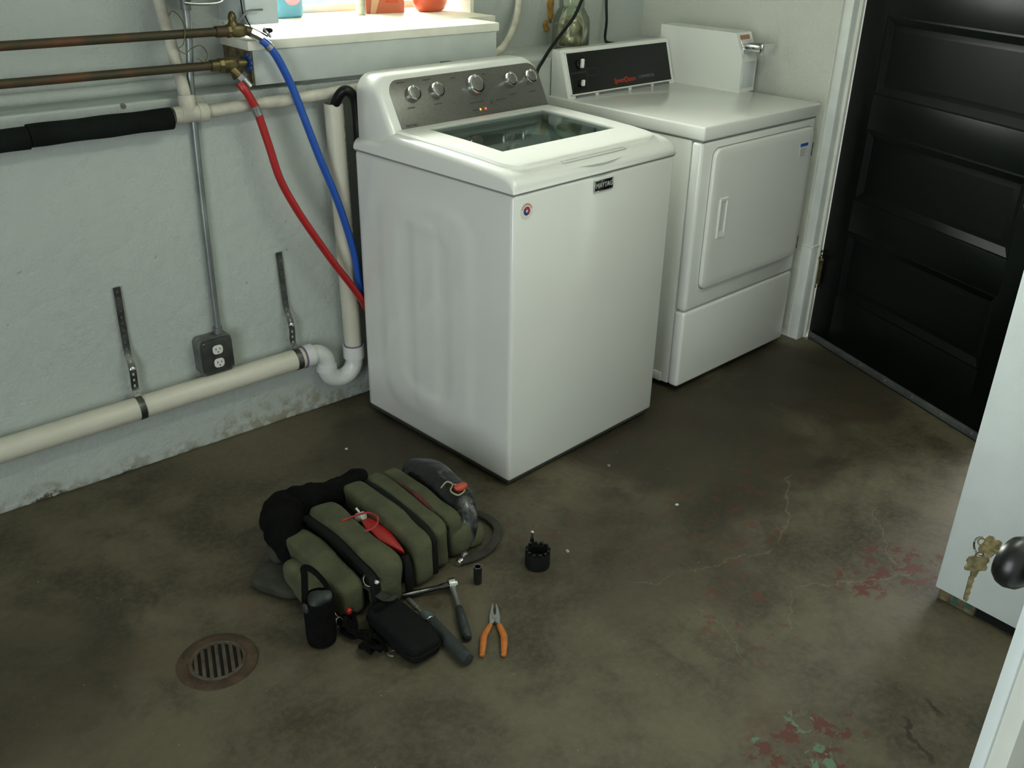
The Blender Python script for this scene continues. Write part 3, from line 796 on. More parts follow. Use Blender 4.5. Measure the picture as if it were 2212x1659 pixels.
# handle: shallow pocket inside a raised rim, its floor greyed as painted shade
b = MB()
def hr(x0, x1, z0, z1, y): return [(x0, y, z0), (x1, y, z0), (x1, y, z1), (x0, y, z1)]
b.loft([hr(0.112, 0.158, 0.566, 0.706, -0.014), hr(0.114, 0.156, 0.568, 0.704, -0.019), hr(0.121, 0.152, 0.576, 0.696, -0.0185), hr(0.128, 0.150, 0.590, 0.690, -0.0142)]); b.build('handle', ENAMEL, dd_, ang=15)
b = MB(); b.box((0.1285, -0.0150, 0.591), (0.1495, -0.0143, 0.689)); b.build('pocket_painted_shade', mat('pocket_grey', (0.60, 0.62, 0.60), 0.4), dd_)
for z in (0.790, 0.432):
    b = MB(); b.box((0.6655, -0.006, z - 0.025), (0.6795, 0.0, z + 0.025), 0.001); hg = b.build('door_hinge', DULLSTEEL, dr)
    for q in (-0.014, 0.014):
        b = MB(); b.lathe([(0.003, 0), (0.003, 0.001), (0.001, 0.0018)], 10, M=axis_m((0.673, -0.006, z + q), (0, -1, 0))); b.build('screw', CHROME, hg)
b = MB(); b.box((0.574, -0.0150, 0.772), (0.624, -0.0141, 0.824)); sk = b.build('warning_label', mat('label_grey', (0.64, 0.65, 0.62), 0.4), dd_)
b = MB(); b.box((0.574, -0.0156, 0.813), (0.624, -0.0148, 0.824)); b.build('label_blue_bar', mat('label_blue', (0.02, 0.09, 0.42), 0.4), sk)
b = MB()
for k in range(5): b.box((0.579, -0.0154, 0.802 - k * 0.006), (0.579 + 0.036 - (k % 2) * 0.008, -0.0148, 0.8035 - k * 0.006))
q = b.build('label_print', GREYINK, sk); q['kind'] = 'stuff'
b = MB(); b.box((-0.001, 0.075, 0.024), (0.002, 0.155, 0.058), 0.0007); sc = b.build('service_tab', ENAMEL, dr)
b = MB(); b.lathe([(0.004, 0), (0.004, 0.0012), (0.0015, 0.002)], 10, M=axis_m((-0.0012, 0.12, 0.042), (-1, 0, 0))); b.build('screw', DULLSTEEL, sc)
for x, y in ((0.05, 0.06), (DWd - 0.05, 0.06), (0.05, DDp - 0.05), (DWd - 0.05, DDp - 0.05)):
    b = MB(); b.lathe([(0.020, 0.0), (0.021, 0.006), (0.008, 0.012), (0.008, 0.028)], 14, M=Matrix.Translation((x, y, 0))); b.build('foot', RUBBER, dr)
# console
SL = 0.3125; AD = math.atan(SL); ND = Vector((0, -math.cos(AD), math.sin(AD)))
def dy_(z): return 0.608 + (z - 0.954) * SL
b = MB(); sec = [(dy_(0.954), 0.954), (dy_(1.108), 1.108), (dy_(1.108) + 0.006, 1.115), (0.690, 1.116), (0.696, 1.110), (0.696, 0.954)]
b.loft([[(x, y, z) for y, z in sec] for x in (0.004, 0.004)][:1] + [[(0.612, y, z) for y, z in sec]]); 
dcon = b.build('console', ENAMEL, dr, ang=30)
b = MB()
def dp_(x, z, out): return Vector((x, dy_(z), z)) + ND * out
b.loft([[dp_(0.026, 0.966, 0.0), dp_(0.594, 0.966, 0.0), dp_(0.594, 1.102, 0.0), dp_(0.026, 1.102, 0.0)], [dp_(0.026, 0.966, 0.003), dp_(0.594, 0.966, 0.003), dp_(0.594, 1.102, 0.003), dp_(0.026, 1.102, 0.003)]])
b.build('console_strip', mat('console_black', (0.006, 0.0075, 0.006), 0.32, spec=0.3), dcon, smooth=False)
b = MB()
for (x0, z0, x1, z1) in ((0.022, 0.962, 0.598, 0.966), (0.022, 1.102, 0.598, 1.106), (0.022, 0.962, 0.026, 1.106), (0.594, 0.962, 0.598, 1.106)):
    b.loft([[dp_(x0, z0, 0), dp_(x1, z0, 0), dp_(x1, z1, 0), dp_(x0, z1, 0)], [dp_(x0, z0, 0.006), dp_(x1, z0, 0.006), dp_(x1, z1, 0.006), dp_(x0, z1, 0.006)]])
b.build('console_bezel', ENAMEL, dcon, smooth=False)
def thin_rect(b, x0, z0, x1, z1, w=0.0008):
    for (a, c, e, f) in ((x0, z0, x1, z0 + w), (x0, z1 - w, x1, z1), (x0, z0, x0 + w, z1), (x1 - w, z0, x1, z1)):
        b.loft([[dp_(a, c, 0.002), dp_(e, c, 0.002), dp_(e, f, 0.002), dp_(a, f, 0.002)], [dp_(a, c, 0.0034), dp_(e, c, 0.0034), dp_(e, f, 0.0034), dp_(a, f, 0.0034)]])
b = MB(); thin_rect(b, 0.036, 1.036, 0.118, 1.100); thin_rect(b, 0.036, 0.972, 0.118, 1.034); thin_rect(b, 0.124, 1.020, 0.180, 1.044)
b.build('console_outline', mat('outline_grey', (0.07, 0.075, 0.07), 0.5), dcon, smooth=False)
for x, z, r_ in ((0.088, 1.062, 0.018), (0.076, 0.998, 0.012)):
    M = axis_m(dp_(x, z, 0.003), ND, (1, 0, 0))
    b = MB(); b.lathe([(r_, 0), (r_, 0.006), (r_ * 0.8, 0.010), (0.001, 0.010)], 24, M=M, cap=False); kb = b.build('selector_knob', BLACKP, dcon)
    b = MB(); b.box((-0.005, -r_ * 0.9, 0.010), (0.005, r_ * 0.9, 0.022), 0.002, M=M @ Matrix.Rotation(-0.35, 4, 'Z')); b.build('knob_grip', PLASTW, kb)
TD = (PI / 2 - AD, 0, 0)
text('console_lettering', 'SpeedQueen', 0.026, LETTRED, dcon, dp_(0.258, 0.990, 0.0035), TD, 0.0003, 'LEFT', 0.25, 0.92)
text('console_lettering', 'COMMERCIAL', 0.016, GREYINK, dcon, dp_(0.398, 0.992, 0.0035), TD, 0.0003, 'LEFT', 0.25, 0.95)
for k, (x0, x1) in enumerate(((0.045, 0.145), (0.170, 0.330), (0.355, 0.465), (0.485, 0.575))):
    b = MB(); b.box((x0, dy_(0.957) - 0.006, 0.9535), (x1, dy_(0.957) + 0.004, 0.9600)); b.build('vent_slot', GREYINK, dcon, smooth=False)
# coin meter case on the right end
cm = empty('coin_meter', 'white coin meter box with chrome slide on the dryer top', 'coin meter', (0, 0, 0))
cm.location = dr.location; cm.rotation_euler = dr.rotation_euler
secm = [(0.305, DTop), (0.305, 1.074), (0.346, 1.164), (0.700, 1.164), (0.700, DTop)]
b = MB(); b.loft([[(0.618, y, z) for y, z in secm], [(0.714, y, z) for y, z in secm]]); b.build('case', ENAMEL, cm, ang=20)
b = MB(); b.box((0.6155, 0.3, DTop), (0.618, 0.70, DTop + 0.010)); b.build('case_flange', ENAMEL, cm)
FNm = Vector((0, -0.09, 0.041)).normalized(); fx = Vector((1, 0, 0)); 
Mf = axis_m((0.666, 0.327, 1.122), Vector((0, -0.91, 0.415)), (1, 0, 0))
b = MB(); b.box((-0.036, -0.030, 0.0), (0.036, 0.016, 0.006), 0.001, M=Mf); b.build('slide_plate', CHROME, cm)
Ms = Matrix.Translation((0.666, 0.327, 1.122))
b = MB(); b.box((-0.034, -0.085, -0.016), (0.034, 0.012, 0.006), 0.002, M=Ms); b.box((-0.038, -0.100, -0.026), (0.038, -0.084, 0.012), 0.003, M=Ms); cs = b.build('coin_slide', CHROME, cm)
for k in range(6):
    b = MB(); b.box((-0.026 + k * 0.0095, -0.075, 0.0058), (-0.023 + k * 0.0095, -0.02, 0.0075), M=Ms); b.build('coin_slot', DULLSTEEL, cs)
b = MB(); b.box((-0.030, 0.020, 0.0), (0.030, 0.036, 0.0012), M=Mf); b.build('price_label', mat('price_label', (0.34, 0.16, 0.10), 0.5), cm)
b = MB(); b.box((0.628, 0.3035, 0.968), (0.704, 0.3055, 1.064), 0.001); b.build('coin_vault_door', mat('vault_grey', (0.56, 0.59, 0.60), 0.35), cm)

# ================================================================== BACK WALL PIPEWORK
# copper supply pipes with valves
def pipe_h(name, label, z, x0, x1, y, r, m_, cat='pipe'):
    t = empty(name, label, cat, (x0, y, z))
    b = MB(); b.tube([((x1 - x0) * k / 12, 0, 0) for k in range(13)], r, 14); b.build('pipe', m_, t)
    return t
YC = -0.036
t = pipe_h('copper_pipe', 'upper dark copper water pipe ending at the lever valve', 1.2515, -3.3, -0.385, YC, 0.0115, COPPER)
X0 = 3.3 - 0.385
b = MB(); b.tube([(X0 - 0.03, 0, 0), (X0 + 0.005, 0, 0)], 0.015, 14); b.build('coupling', COPPER, t)
b = MB(); b.tube([(X0 + 0.002, 0, 0), (X0 + 0.012, 0, 0)], 0.0175, 8); b.softbox((X0 + 0.035, 0, 0), (0.055, 0.034, 0.036), 2.6, n=8); b.tube([(X0 + 0.055, 0, 0), (X0 + 0.078, -0.004, -0.008)], 0.013, 12)
b.lathe([(0.015, 0.010), (0.013, 0.020), (0.010, 0.026), (0.012, 0.034), (0.008, 0.046), (0.003, 0.050)], 14, M=Matrix.Translation((X0 + 0.022, 0, 0))); vb = b.build('valve_body', BRASS, t)
b = MB(); b.tube(cr([(X0 + 0.036, -0.004, 0.022), (X0 + 0.052, -0.008, 0.038), (X0 + 0.066, -0.010, 0.050), (X0 + 0.108, -0.012, 0.051)], 5), 0.0048, 8, flat=0.6); b.build('valve_lever', STEEL, t)
b = MB(); b.tube([(X0 + 0.070, -0.006, -0.006), (X0 + 0.088, -0.012, -0.016), (X0 + 0.106, -0.018, -0.028)], 0.014, 8); b.torus(0.013, 0.004, 16, 6, M=axis_m((X0 + 0.112, -0.020, -0.008), (0.6, -0.3, 0.5))); b.build('hose_nut', CHROME, t)
b = MB(); b.softbox((X0 + 0.118, -0.012, -0.004), (0.030, 0.016, 0.014), 2.5, n=6); b.build('hose_washer', RUBBER, t)

t = pipe_h('copper_pipe', 'lower dark copper water pipe ending at the blue handwheel valve', 1.166, -3.3, -0.428, YC, 0.0115, COPPER)
X1 = 3.3 - 0.428
b = MB(); b.tube([(X1 - 0.012, 0, 0), (X1 + 0.012, 0, 0)], 0.0155, 14); b.tube([(X1 + 0.010, 0, 0), (X1 + 0.022, 0, 0)], 0.0185, 8); b.softbox((X1 + 0.040, 0, 0), (0.060, 0.034, 0.036), 2.6, n=8)
b.tube([(X1 + 0.042, 0, -0.006), (X1 + 0.068, -0.014, -0.036)], 0.0125, 12); b.tube([(X1 + 0.060, 0, 0), (X1 + 0.092, 0, 0)], 0.010, 12); b.build('valve_body', BRASS, t)
b = MB()
for k in range(8):
    a = 2 * PI * k / 8
    b.softbox((0, 0.019 * math.cos(a), 0.019 * math.sin(a)), (0.011, 0.015, 0.015), 2.4, n=4, M=Matrix.Translation((X1 + 0.098, 0, 0)))
b.torus(0.017, 0.0045, 24, 8, M=axis_m((X1 + 0.098, 0, 0), (1, 0, 0)))
for k in range(4):
    a = 2 * PI * k / 4 + 0.4
    b.tube([(X1 + 0.098, 0, 0), (X1 + 0.098, 0.017 * math.cos(a), 0.017 * math.sin(a))], 0.0035, 6)
b.lathe([(0.006, -0.004), (0.006, 0.006)], 10, M=axis_m((X1 + 0.098, 0, 0), (1, 0, 0))); b.build('handwheel', BLUEM, t)
b = MB(); b.tube([(X1 + 0.064, -0.012, -0.030), (X1 + 0.072, -0.016, -0.040)], 0.017, 6); b.tube([(X1 + 0.072, -0.016, -0.040), (X1 + 0.086, -0.024, -0.062)], 0.0095, 10); b.build('hose_nut', STEEL, t)

# supply hoses
HB = cr([(-0.292, -0.056, 1.226), (-0.276, -0.064, 1.208), (-0.254, -0.068, 1.174), (-0.219, -0.070, 1.096), (-0.192, -0.075, 1.009), (-0.153, -0.082, 0.882), (-0.116, -0.086, 0.778), (-0.083, -0.087, 0.669), (-0.057, -0.088, 0.557), (-0.046, -0.088, 0.460), (-0.030, -0.085, 0.42), (0.01, -0.075, 0.41), (0.10, -0.06, 0.42)], 8)
t = empty('supply_hose', 'blue water supply hose curving down behind the washer', 'hose', (0, 0, 0), group='washer supply hoses')
b = MB(); b.tube(HB, 0.0115, 14); b.build('hose', BLUEH, t)
b = MB(); b.tube([HB[7], HB[10]], 0.0130, 14); b.build('ferrule', STEEL, t)
HR = cr([(-0.374, -0.062, 1.116), (-0.368, -0.070, 1.104), (-0.358, -0.073, 1.088), (-0.337, -0.076, 1.038), (-0.314, -0.080, 0.944), (-0.290, -0.084, 0.840), (-0.249, -0.090, 0.744), (-0.197, -0.096, 0.648), (-0.143, -0.102, 0.555), (-0.092, -0.106, 0.475), (-0.052, -0.104, 0.412), (-0.01, -0.085, 0.355), (0.10, -0.07, 0.32)], 8)
t = empty('supply_hose', 'red water supply hose crossing to the washer back', 'hose', (0, 0, 0), group='washer supply hoses')
b = MB(); b.tube(HR, 0.0115, 14); b.build('hose', REDH, t)
b = MB(); b.tube([HR[22], HR[25]], 0.0130, 14); b.build('ferrule', STEEL, t)

# black foam sleeve pieces and the white PVC line they cover
t = empty('pvc_vent_line', 'dirty white PVC pipe with tee running along the ledge', 'pipe', (0, 0, 0))
PZ = 1.049
b = MB(); b.tube([(-3.3, -0.049, PZ - 0.019), (-0.545, -0.049, PZ - 0.005)], 0.017, 14); b.tube([(-0.50, -0.049, PZ), (-0.20, -0.046, PZ + 0.006), (0.0, -0.030, PZ + 0.012), (0.66, -0.026, PZ + 0.018)], 0.017, 14); b.build('pipe', PVCD, t)
b = MB(); b.tube([(-0.568, -0.049, PZ), (-0.535, -0.049, PZ)], 0.0225, 16); b.tube([(-0.548, -0.049, PZ), (-0.480, -0.049, PZ)], 0.0235, 16); b.tube([(-0.500, -0.049, PZ), (-0.474, -0.049, PZ)], 0.026, 16); b.tube([(-0.525, -0.049, PZ), (-0.523, -0.043, PZ + 0.048)], 0.0225, 16); b.build('tee_fitting', PVCD, t)
b = MB(); b.tube([(-0.524, -0.046, PZ + 0.03), (-0.506, 0.100, 1.325), (-0.498, 0.130, 1.5)], 0.0165, 14); b.build('riser_pipe', PVCD, t)
def sleeve(label, x0, x1, dz):
    b = MB(); P = []; R = []
    n = 30
    for k in range(n + 1):
        x = x0 + (x1 - x0) * k / n
        P.append((x, -0.049, PZ - 0.004 + 0.0045 * x + dz)); R.append(0.0285 + 0.0008 * math.sin(x * 40))
    P = [(x0 - 0.001, *P[0][1:])] + P + [(x1 + 0.001, *P[-1][1:])]; R = [R[0] - 0.006] + R + [R[-1] - 0.004]
    o = b.tube(P, R, 18).build('foam_pipe_sleeve', FOAMB)
    return tag(o, label, 'pipe insulation', 'black foam pipe sleeves')
sleeve('long black foam sleeve ending at the white tee fitting', -0.938, -0.575, 0.0)
sleeve('black foam sleeve cut off by the left picture edge', -2.6, -0.9405, -0.004)
# galvanised clamp under the window box
t = empty('pipe_clamp', 'dark pipe union under the window apron board', 'clamp', (0.345, -0.036, 1.100))
b = MB(); b.tube([(-0.035, 0, 0), (0.03, 0, 0)], 0.011, 6); b.box((-0.004, -0.016, -0.014), (0.034, 0.014, 0.016), 0.003); b.build('union_body', DULLSTEEL, t)
b = MB(); b.tube([(-0.12, 0, -0.004), (-0.03, 0, 0)], 0.008, 10); b.build('pipe_stub', DULLSTEEL, t)

# conduit with outlet box
t = empty('electrical_conduit', 'grey steel conduit dropping down the wall to the outlet box', 'conduit', (0, 0, 0))
b = MB(); b.tube(cr([(-0.478, -0.011, 1.345), (-0.481, -0.011, 1.24), (-0.491, -0.011, 1.14), (-0.496, -0.011, 1.06), (-0.499, -0.011, 0.98), (-0.504, -0.012, 0.80), (-0.508, -0.014, 0.60), (-0.512, -0.018, 0.38)], 8), 0.0098, 14); b.build('conduit_tube', CONDUIT, t)
for q0, q1 in (((-0.512, -0.018, 0.378), (-0.512, -0.018, 0.402)), ((-0.479, -0.011, 1.308), (-0.478, -0.011, 1.336))):
    b = MB(); b.tube([q0, q1], 0.014, 12); b.build('connector', DULLSTEEL, t)
t = empty('outlet_box', 'square steel outlet box with a white duplex socket on the wall', 'outlet', (-0.535, 0, 0.323))
b = MB(); o = rounded(-0.056, 0.052, -0.060, 0.060, 0.016, 4)
b.loft([[(x, 0, z) for x, z in o], [(x, -0.040, z) for x, z in o], [(x * 0.97, -0.044, z * 0.97) for x, z in o]]); b.build('box_body', DULLSTEEL, t)
b = MB(); o = rounded(-0.050, 0.050, -0.057, 0.057, 0.016, 4)
b.loft([[(x, -0.043, z) for x, z in o], [(x * 0.98, -0.050, z * 0.98) for x, z in o], [(x * 0.8, -0.052, z * 0.86) for x, z in o]]); cp = b.build('cover_plate', mat('outlet_cover', (0.075, 0.08, 0.075), 0.45, metal=0.6, var=0.3, scale=20), t)
for z in (0.022, -0.022):
    b = MB(); o = rounded(-0.016, 0.016, -0.0145, 0.0145, 0.0105, 6)
    b.loft([[(x, -0.050, z + q) for x, q in o], [(x, -0.0545, z + q) for x, q in o], [(x * 0.93, -0.0555, z + q * 0.93) for x, q in o]]); so = b.build('socket', OUTLETW, t)
    b = MB()
    b.box((-0.0072, -0.0560, z - 0.001), (-0.0052, -0.0550, z + 0.007)); b.box((0.0052, -0.0560, z - 0.000), (0.0072, -0.0550, z + 0.006)); b.lathe([(0.0022, 0.055), (0.0022, 0.056)], 10, M=Matrix.Translation((0, 0, z - 0.007)) @ Matrix.Rotation(PI / 2, 4, 'X')); b.build('socket_slot', PIT, so)
for x, z in ((-0.040, 0.046), (0.040, -0.046)):
    b = MB(); b.lathe([(0.005, 0), (0.004, 0.002), (0.001, 0.0026)], 10, M=axis_m((x, -0.050, z), (0, -1, 0))); b.build('screw', CHROME, cp)
# conduit junction box at the top edge with a bent handle
t = empty('switch_box', 'grey switch box at the top of the conduit', 'switch box', (-0.487, 0.0, 1.335))
b = MB(); b.box((-0.012, -0.062, 0.0), (0.105, 0.055, 0.14), 0.006); b.build('box_body', CONDUIT, t)
b = MB(); b.tube(cr([(-0.01, -0.05, -0.006), (0.03, -0.055, -0.010), (0.085, -0.055, -0.008), (0.105, -0.05, 0.01)], 6), 0.004, 8); b.build('bail_handle', STEEL, t)
o = MB().tube(cr([(-0.545, -0.055, 1.300), (-0.535, -0.058, 1.312), (-0.515, -0.055, 1.295), (-0.505, -0.05, 1.262), (-0.515, -0.05, 1.228), (-0.53, -0.052, 1.218), (-0.515, -0.055, 1.205), (-0.495, -0.05, 1.215), (-0.468, -0.05, 1.222), (-0.452, -0.05, 1.20), (-0.462, -0.05, 1.178), (-0.478, -0.045, 1.19)], 6), 0.0013, 6).build('loose_wire', BRASS)
tag(o, 'thin curled wire hooked around the conduit', 'wire')
t = empty('junction_box', 'white painted junction box beside the window sill', 'junction box', (-0.318, 0.0, 1.262))
b = MB(); b.box((0.0, -0.030, 0.0), (0.098, 0.15, 0.30), 0.003); b.build('box_body', DOORW, t)
b = MB(); b.tube(cr([(-0.012, -0.03, 0.30), (-0.012, -0.032, 0.06), (-0.004, -0.036, 0.02), (0.010, -0.040, -0.012)], 6), 0.0022, 6); b.build('lead_wire', BLACKP, t)

# drain line: pipe, P-trap, standpipe
YP = -0.046
t = empty('drain_pipe', 'white PVC drain pipe low on the wall with P-trap and standpipe', 'pipe', (0, 0, 0))
b = MB(); b.tube([(-3.3, YP, 0.205), (-1.2, YP, 0.221), (-0.235, YP, 0.2335)], 0.0345, 20); b.build('horizontal_pipe', PVC, t)
trap = [(-0.238, YP, 0.234), (-0.222, YP, 0.234)]
for k in range(9):
    a = PI / 2 - PI / 2 * k / 8; trap.append((-0.212 + 0.046 * math.cos(a), YP, 0.188 + 0.046 * math.sin(a)))
for k in range(17):
    a = PI + PI * k / 16; trap.append((-0.1115 + 0.0545 * math.cos(a), YP, 0.172 + 0.0545 * math.sin(a)))
trap += [(-0.057, YP, 0.195)]
b = MB(); b.tube(trap, 0.0305, 20); b.build('p_trap', PVCW, t, ang=50)
for q0, q1, rr_ in (((-0.250, YP, 0.2335), (-0.216, YP, 0.234), 0.0375), ((-0.057, YP, 0.180), (-0.057, YP, 0.225), 0.0365), ((-0.166, YP, 0.162), (-0.166, YP, 0.182), 0.0345)):
    b = MB(); b.tube([q0, q1], rr_, 20); b.build('hub', PVCW, t)
for q0, q1, rr_ in (((-0.252, YP, 0.2335), (-0.2465, YP, 0.2335), 0.0380), ((-0.057, YP, 0.225), (-0.057, YP, 0.2285), 0.0325)):
    b = MB(); b.tube([q0, q1], rr_, 20); b.build('primer_ring', PURPLE, t)
b = MB(); n_ = 20
sp0, sp1 = Vector((-0.057, YP, 0.2)), Vector((-0.073, YP, 1.030))
b.tube([sp0, sp1], 0.0295, 20, cap=False); b.tube([sp1, sp1 - Vector((0, 0, 0.20))], 0.0265, 20, cap=False); b.build('standpipe', PVC, t)
b = MB(); b.loft([[(sp1.x + 0.0295 * math.cos(2 * PI * k / 20), YP + 0.0295 * math.sin(2 * PI * k / 20), 1.030) for k in range(20)], [(sp1.x + 0.0265 * math.cos(2 * PI * k / 20), YP + 0.0265 * math.sin(2 * PI * k / 20), 1.030) for k in range(20)]], cap=False); b.build('standpipe_rim', PVC, t)
b = MB(); rp = random.Random(3); z = 0.30
while z < 0.98:
    L = rp.choice((0.008, 0.012, 0.016, 0.02))
    xx = -0.057 - 0.016 * (z - 0.2) / 0.83
    a = -0.9
    c_ = Vector((xx + 0.0296 * math.cos(a), YP + 0.0296 * math.sin(a), z))
    b.box((-0.0022, -0.0004, 0), (0.0022, 0.0003, L), M=Matrix.Translation(c_) @ Matrix.Rotation(a + PI / 2, 4, 'Z'))
    z += L + rp.choice((0.005, 0.008, 0.020))
q = b.build('printed_line', mat('pipe_print', (0.30, 0.31, 0.32), 0.6), t); q['kind'] = 'stuff'
o = MB().tube(cr([(-0.070, YP, 0.93), (-0.072, YP - 0.002, 1.00), (-0.075, -0.072, 1.045), (-0.057, -0.092, 1.072), (-0.030, -0.096, 1.050), (-0.021, -0.093, 0.993), (-0.018, -0.090, 0.93), (0.0, -0.080, 0.80), (0.05, -0.06, 0.6)], 8), 0.0150, 14).build('drain_hose', BLACKP)
tag(o, 'black corrugated washer drain hose hooked into the standpipe', 'hose')

# perforated strap hangers
STRAPM = mat('strap_steel', (0.105, 0.11, 0.10), 0.38, metal=0.75, var=0.5, scale=22)
def strap(label, x0, z0, x1, zb, yb):
    t = empty('strap_hanger', label, 'strap hanger', (0, 0, 0), group='perforated pipe straps')
    path = cr([(x0, -0.006, z0), (x0 + (x1 - x0) * 0.35, -0.008, z0 + (zb - z0) * 0.33), (x0 + (x1 - x0) * 0.62, -0.012, z0 + (zb - z0) * 0.58), (x0 + (x1 - x0) * 0.74, -0.030, z0 + (zb - z0) * 0.70), (x0 + (x1 - x0) * 0.85, -0.034, z0 + (zb - z0) * 0.80), (x0 + (x1 - x0) * 0.95, -0.030, z0 + (zb - z0) * 0.93), (x1, -0.040, zb + 0.010), (x1, -0.046, zb + 0.003)], 6)
    # strip with real holes: two side rails and bridges between holes
    rails = MB(); wd = 0.0100; th = 0.0012; hole = 0.0030
    L = [0.0]
    for a, c in zip(path[:-1], path[1:]): L.append(L[-1] + (c - a).length)
    def at(s):
        for i in range(len(L) - 1):
            if s <= L[i + 1]:
                f = (s - L[i]) / (L[i + 1] - L[i]); return path[i].lerp(path[i + 1], f)
        return path[-1]
    tot = L[-1]; step = 0.019; s_ = 0.0
    nseg = int(tot / 0.0095); 
    for sx in (-1, 1):
        pts = [at(tot * k / nseg) + Vector((sx * (wd + hole) / 2, 0, 0)) for k in range(nseg + 1)]
        hw = (wd - hole) / 2
        rails.loft([[p + Vector((-hw, -th, 0)), p + Vector((hw, -th, 0)), p + Vector((hw, th, 0)), p + Vector((-hw, th, 0))] for p in pts])
    for k in range(nseg):
        if k % 2 == 0:
            a, c = at(tot * k / nseg), at(tot * (k + 1) / nseg)
            rails.loft([[p + Vector((-hole, -th, 0)), p + Vector((hole, -th, 0)), p + Vector((hole, th, 0)), p + Vector((-hole, th, 0))] for p in (a, c)])
    rails.build('perforated_strip', STRAPM, t)
    b = MB(); b.tube([(x1 - 0.0095, YP, yb), (x1 + 0.0095, YP, yb + 0.0003)], 0.0362, 22); b.build('pipe_band', STRAPM, t)
    cpt = at(tot * 0.735)
    b = MB(); b.lathe([(0.0085, 0.0), (0.0075, 0.003), (0.004, 0.005), (0.001, 0.0055)], 14, M=axis_m(cpt + Vector((0, -0.001, 0)), (0, -1, 0.3))); b.build('screw_head', CHROME, t)
    return t
strap('perforated steel strap left of the outlet holding the drain pipe', -0.783, 0.592, -0.790, 0.262, 0.226)
strap('perforated steel strap next to the P-trap holding the drain pipe', -0.279, 0.590, -0.272, 0.268, 0.2330)

# right of the window: cable tube, foam, jar, cords
o = MB().tube(cr([(0.925, 0.265, 1.50), (0.925, 0.265, 1.34), (0.913, 0.25, 1.265), (0.868, 0.21, 1.20), (0.795, 0.16, 1.145), (0.70, 0.10, 1.112), (0.62, 0.06, 1.105)], 8), 0.012, 12).build('white_cable', PVCD)
tag(o, 'off-white cable bending down past the window box end', 'cable')
o = MB().softbox((1.105, 0.282, 1.215), (0.035, 0.03, 0.11), 2.2, 0.014, 40, 3, 12).softbox((1.082, 0.284, 1.155), (0.03, 0.02, 0.045), 2.2, 0.010, 50, 5, 8).build('foam_patch', FOAMY)
tag(o, 'orange-brown dried expanding foam on the wall behind the jar', 'foam')
t = empty('glass_jar', 'clear glass jar standing on the ledge behind the dryer', 'jar', (1.068, 0.125, ZL))
b = MB(); b.lathe([(0.060, 0.0), (0.069, 0.006), (0.072, 0.02), (0.072, 0.095), (0.068, 0.115), (0.055, 0.138), (0.047, 0.150), (0.049, 0.156), (0.049, 0.185), (0.046, 0.187), (0.044, 0.150), (0.052, 0.135), (0.065, 0.112), (0.069, 0.095), (0.069, 0.02), (0.06, 0.009), (0.001, 0.009)], 32, cap=False); b.build('jar_body', JARGLASS, t)
b = MB(); b.softbox((0.0, 0, 0.062), (0.115, 0.115, 0.105), 3.0, 0.014, 28, 4, 14); b.build('crumpled_wrapping', mat('clear_wrap', (0.46, 0.45, 0.34), 0.14, metal=0.35, col2=(0.16, 0.16, 0.11), scale=26, bump=1.0, bscale=22), t, ang=70)
o = MB().tube(cr([(1.12, 0.04, 1.42), (1.055, 0.034, 1.31), (1.025, 0.030, 1.267), (0.981, 0.020, 1.215), (0.937, 0.015, 1.179), (0.869, 0.005, 1.129), (0.800, -0.018, 1.080), (0.764, -0.030, 1.046), (0.745, -0.05, 0.98), (0.74, -0.05, 0.90)], 8), 0.0062, 10).build('power_cord', BLACKP)
tag(o, 'thick black power cord hanging diagonally in front of the jar', 'cord')
o = MB().tube(cr([(1.395, 0.27, 1.45), (1.390, 0.262, 1.26), (1.372, 0.235, 1.16), (1.335, 0.20, 1.095), (1.30, 0.12, 1.092), (1.27, 0.05, 1.09), (1.26, 0.02, 1.09)], 8), 0.0055, 10).build('power_cord', BLACKP)
tag(o, 'thin black cord hanging straight between the jar and coin meter', 'cord')

# things on the sill
t = empty('detergent_bottle', 'blue plastic bottle with pink blob label on the sill', 'bottle', (0.055, 0.46, 1.222))
b = MB()
for_r = []
for z, sx, sy in ((0, 0.054, 0.036), (0.006, 0.060, 0.042), (0.10, 0.062, 0.044), (0.17, 0.052, 0.040), (0.22, 0.025, 0.025), (0.25, 0.022, 0.022)):
    for_r.append([(sx * math.copysign(abs(math.cos(a)) ** 0.6, math.cos(a)), sy * math.copysign(abs(math.sin(a)) ** 0.6, math.sin(a)), z) for a in [2 * PI * k / 28 for k in range(28)]])
b.loft(for_r); b.build('bottle_body', mat('bottle_blue', (0.10, 0.30, 0.42), 0.35), t)
b = MB(); b.softbox((0.012, -0.043, 0.085), (0.070, 0.006, 0.09), 2.2, n=8); b.build('bottle_label', mat('label_pink', (0.62, 0.28, 0.33), 0.4), t)
b = MB(); b.softbox((0.016, -0.046, 0.066), (0.018, 0.004, 0.016), 2.2, n=6); b.build('label_spot', WHITEPAPER, t)
b = MB(); b.lathe([(0.024, 0.25), (0.024, 0.285), (0.020, 0.29)], 20); b.build('bottle_cap', PLASTW, t)
t = empty('spray_can', 'small grey can standing left of the orange carton', 'can', (0.318, 0.40, 1.222))
b = MB(); b.lathe([(0.015, 0), (0.017, 0.003), (0.017, 0.13), (0.012, 0.145)], 20); b.build('can_body', mat('can_grey', (0.40, 0.40, 0.34), 0.4, metal=0.4, var=0.3, scale=20), t)
b = MB(); b.lathe([(0.010, 0.145), (0.010, 0.165), (0.006, 0.168)], 16); b.build('can_cap', BLACKP, t)
t = empty('detergent_carton', 'orange-red detergent carton on the window sill', 'carton', (0.425, 0.435, 1.222), math.radians(-8))
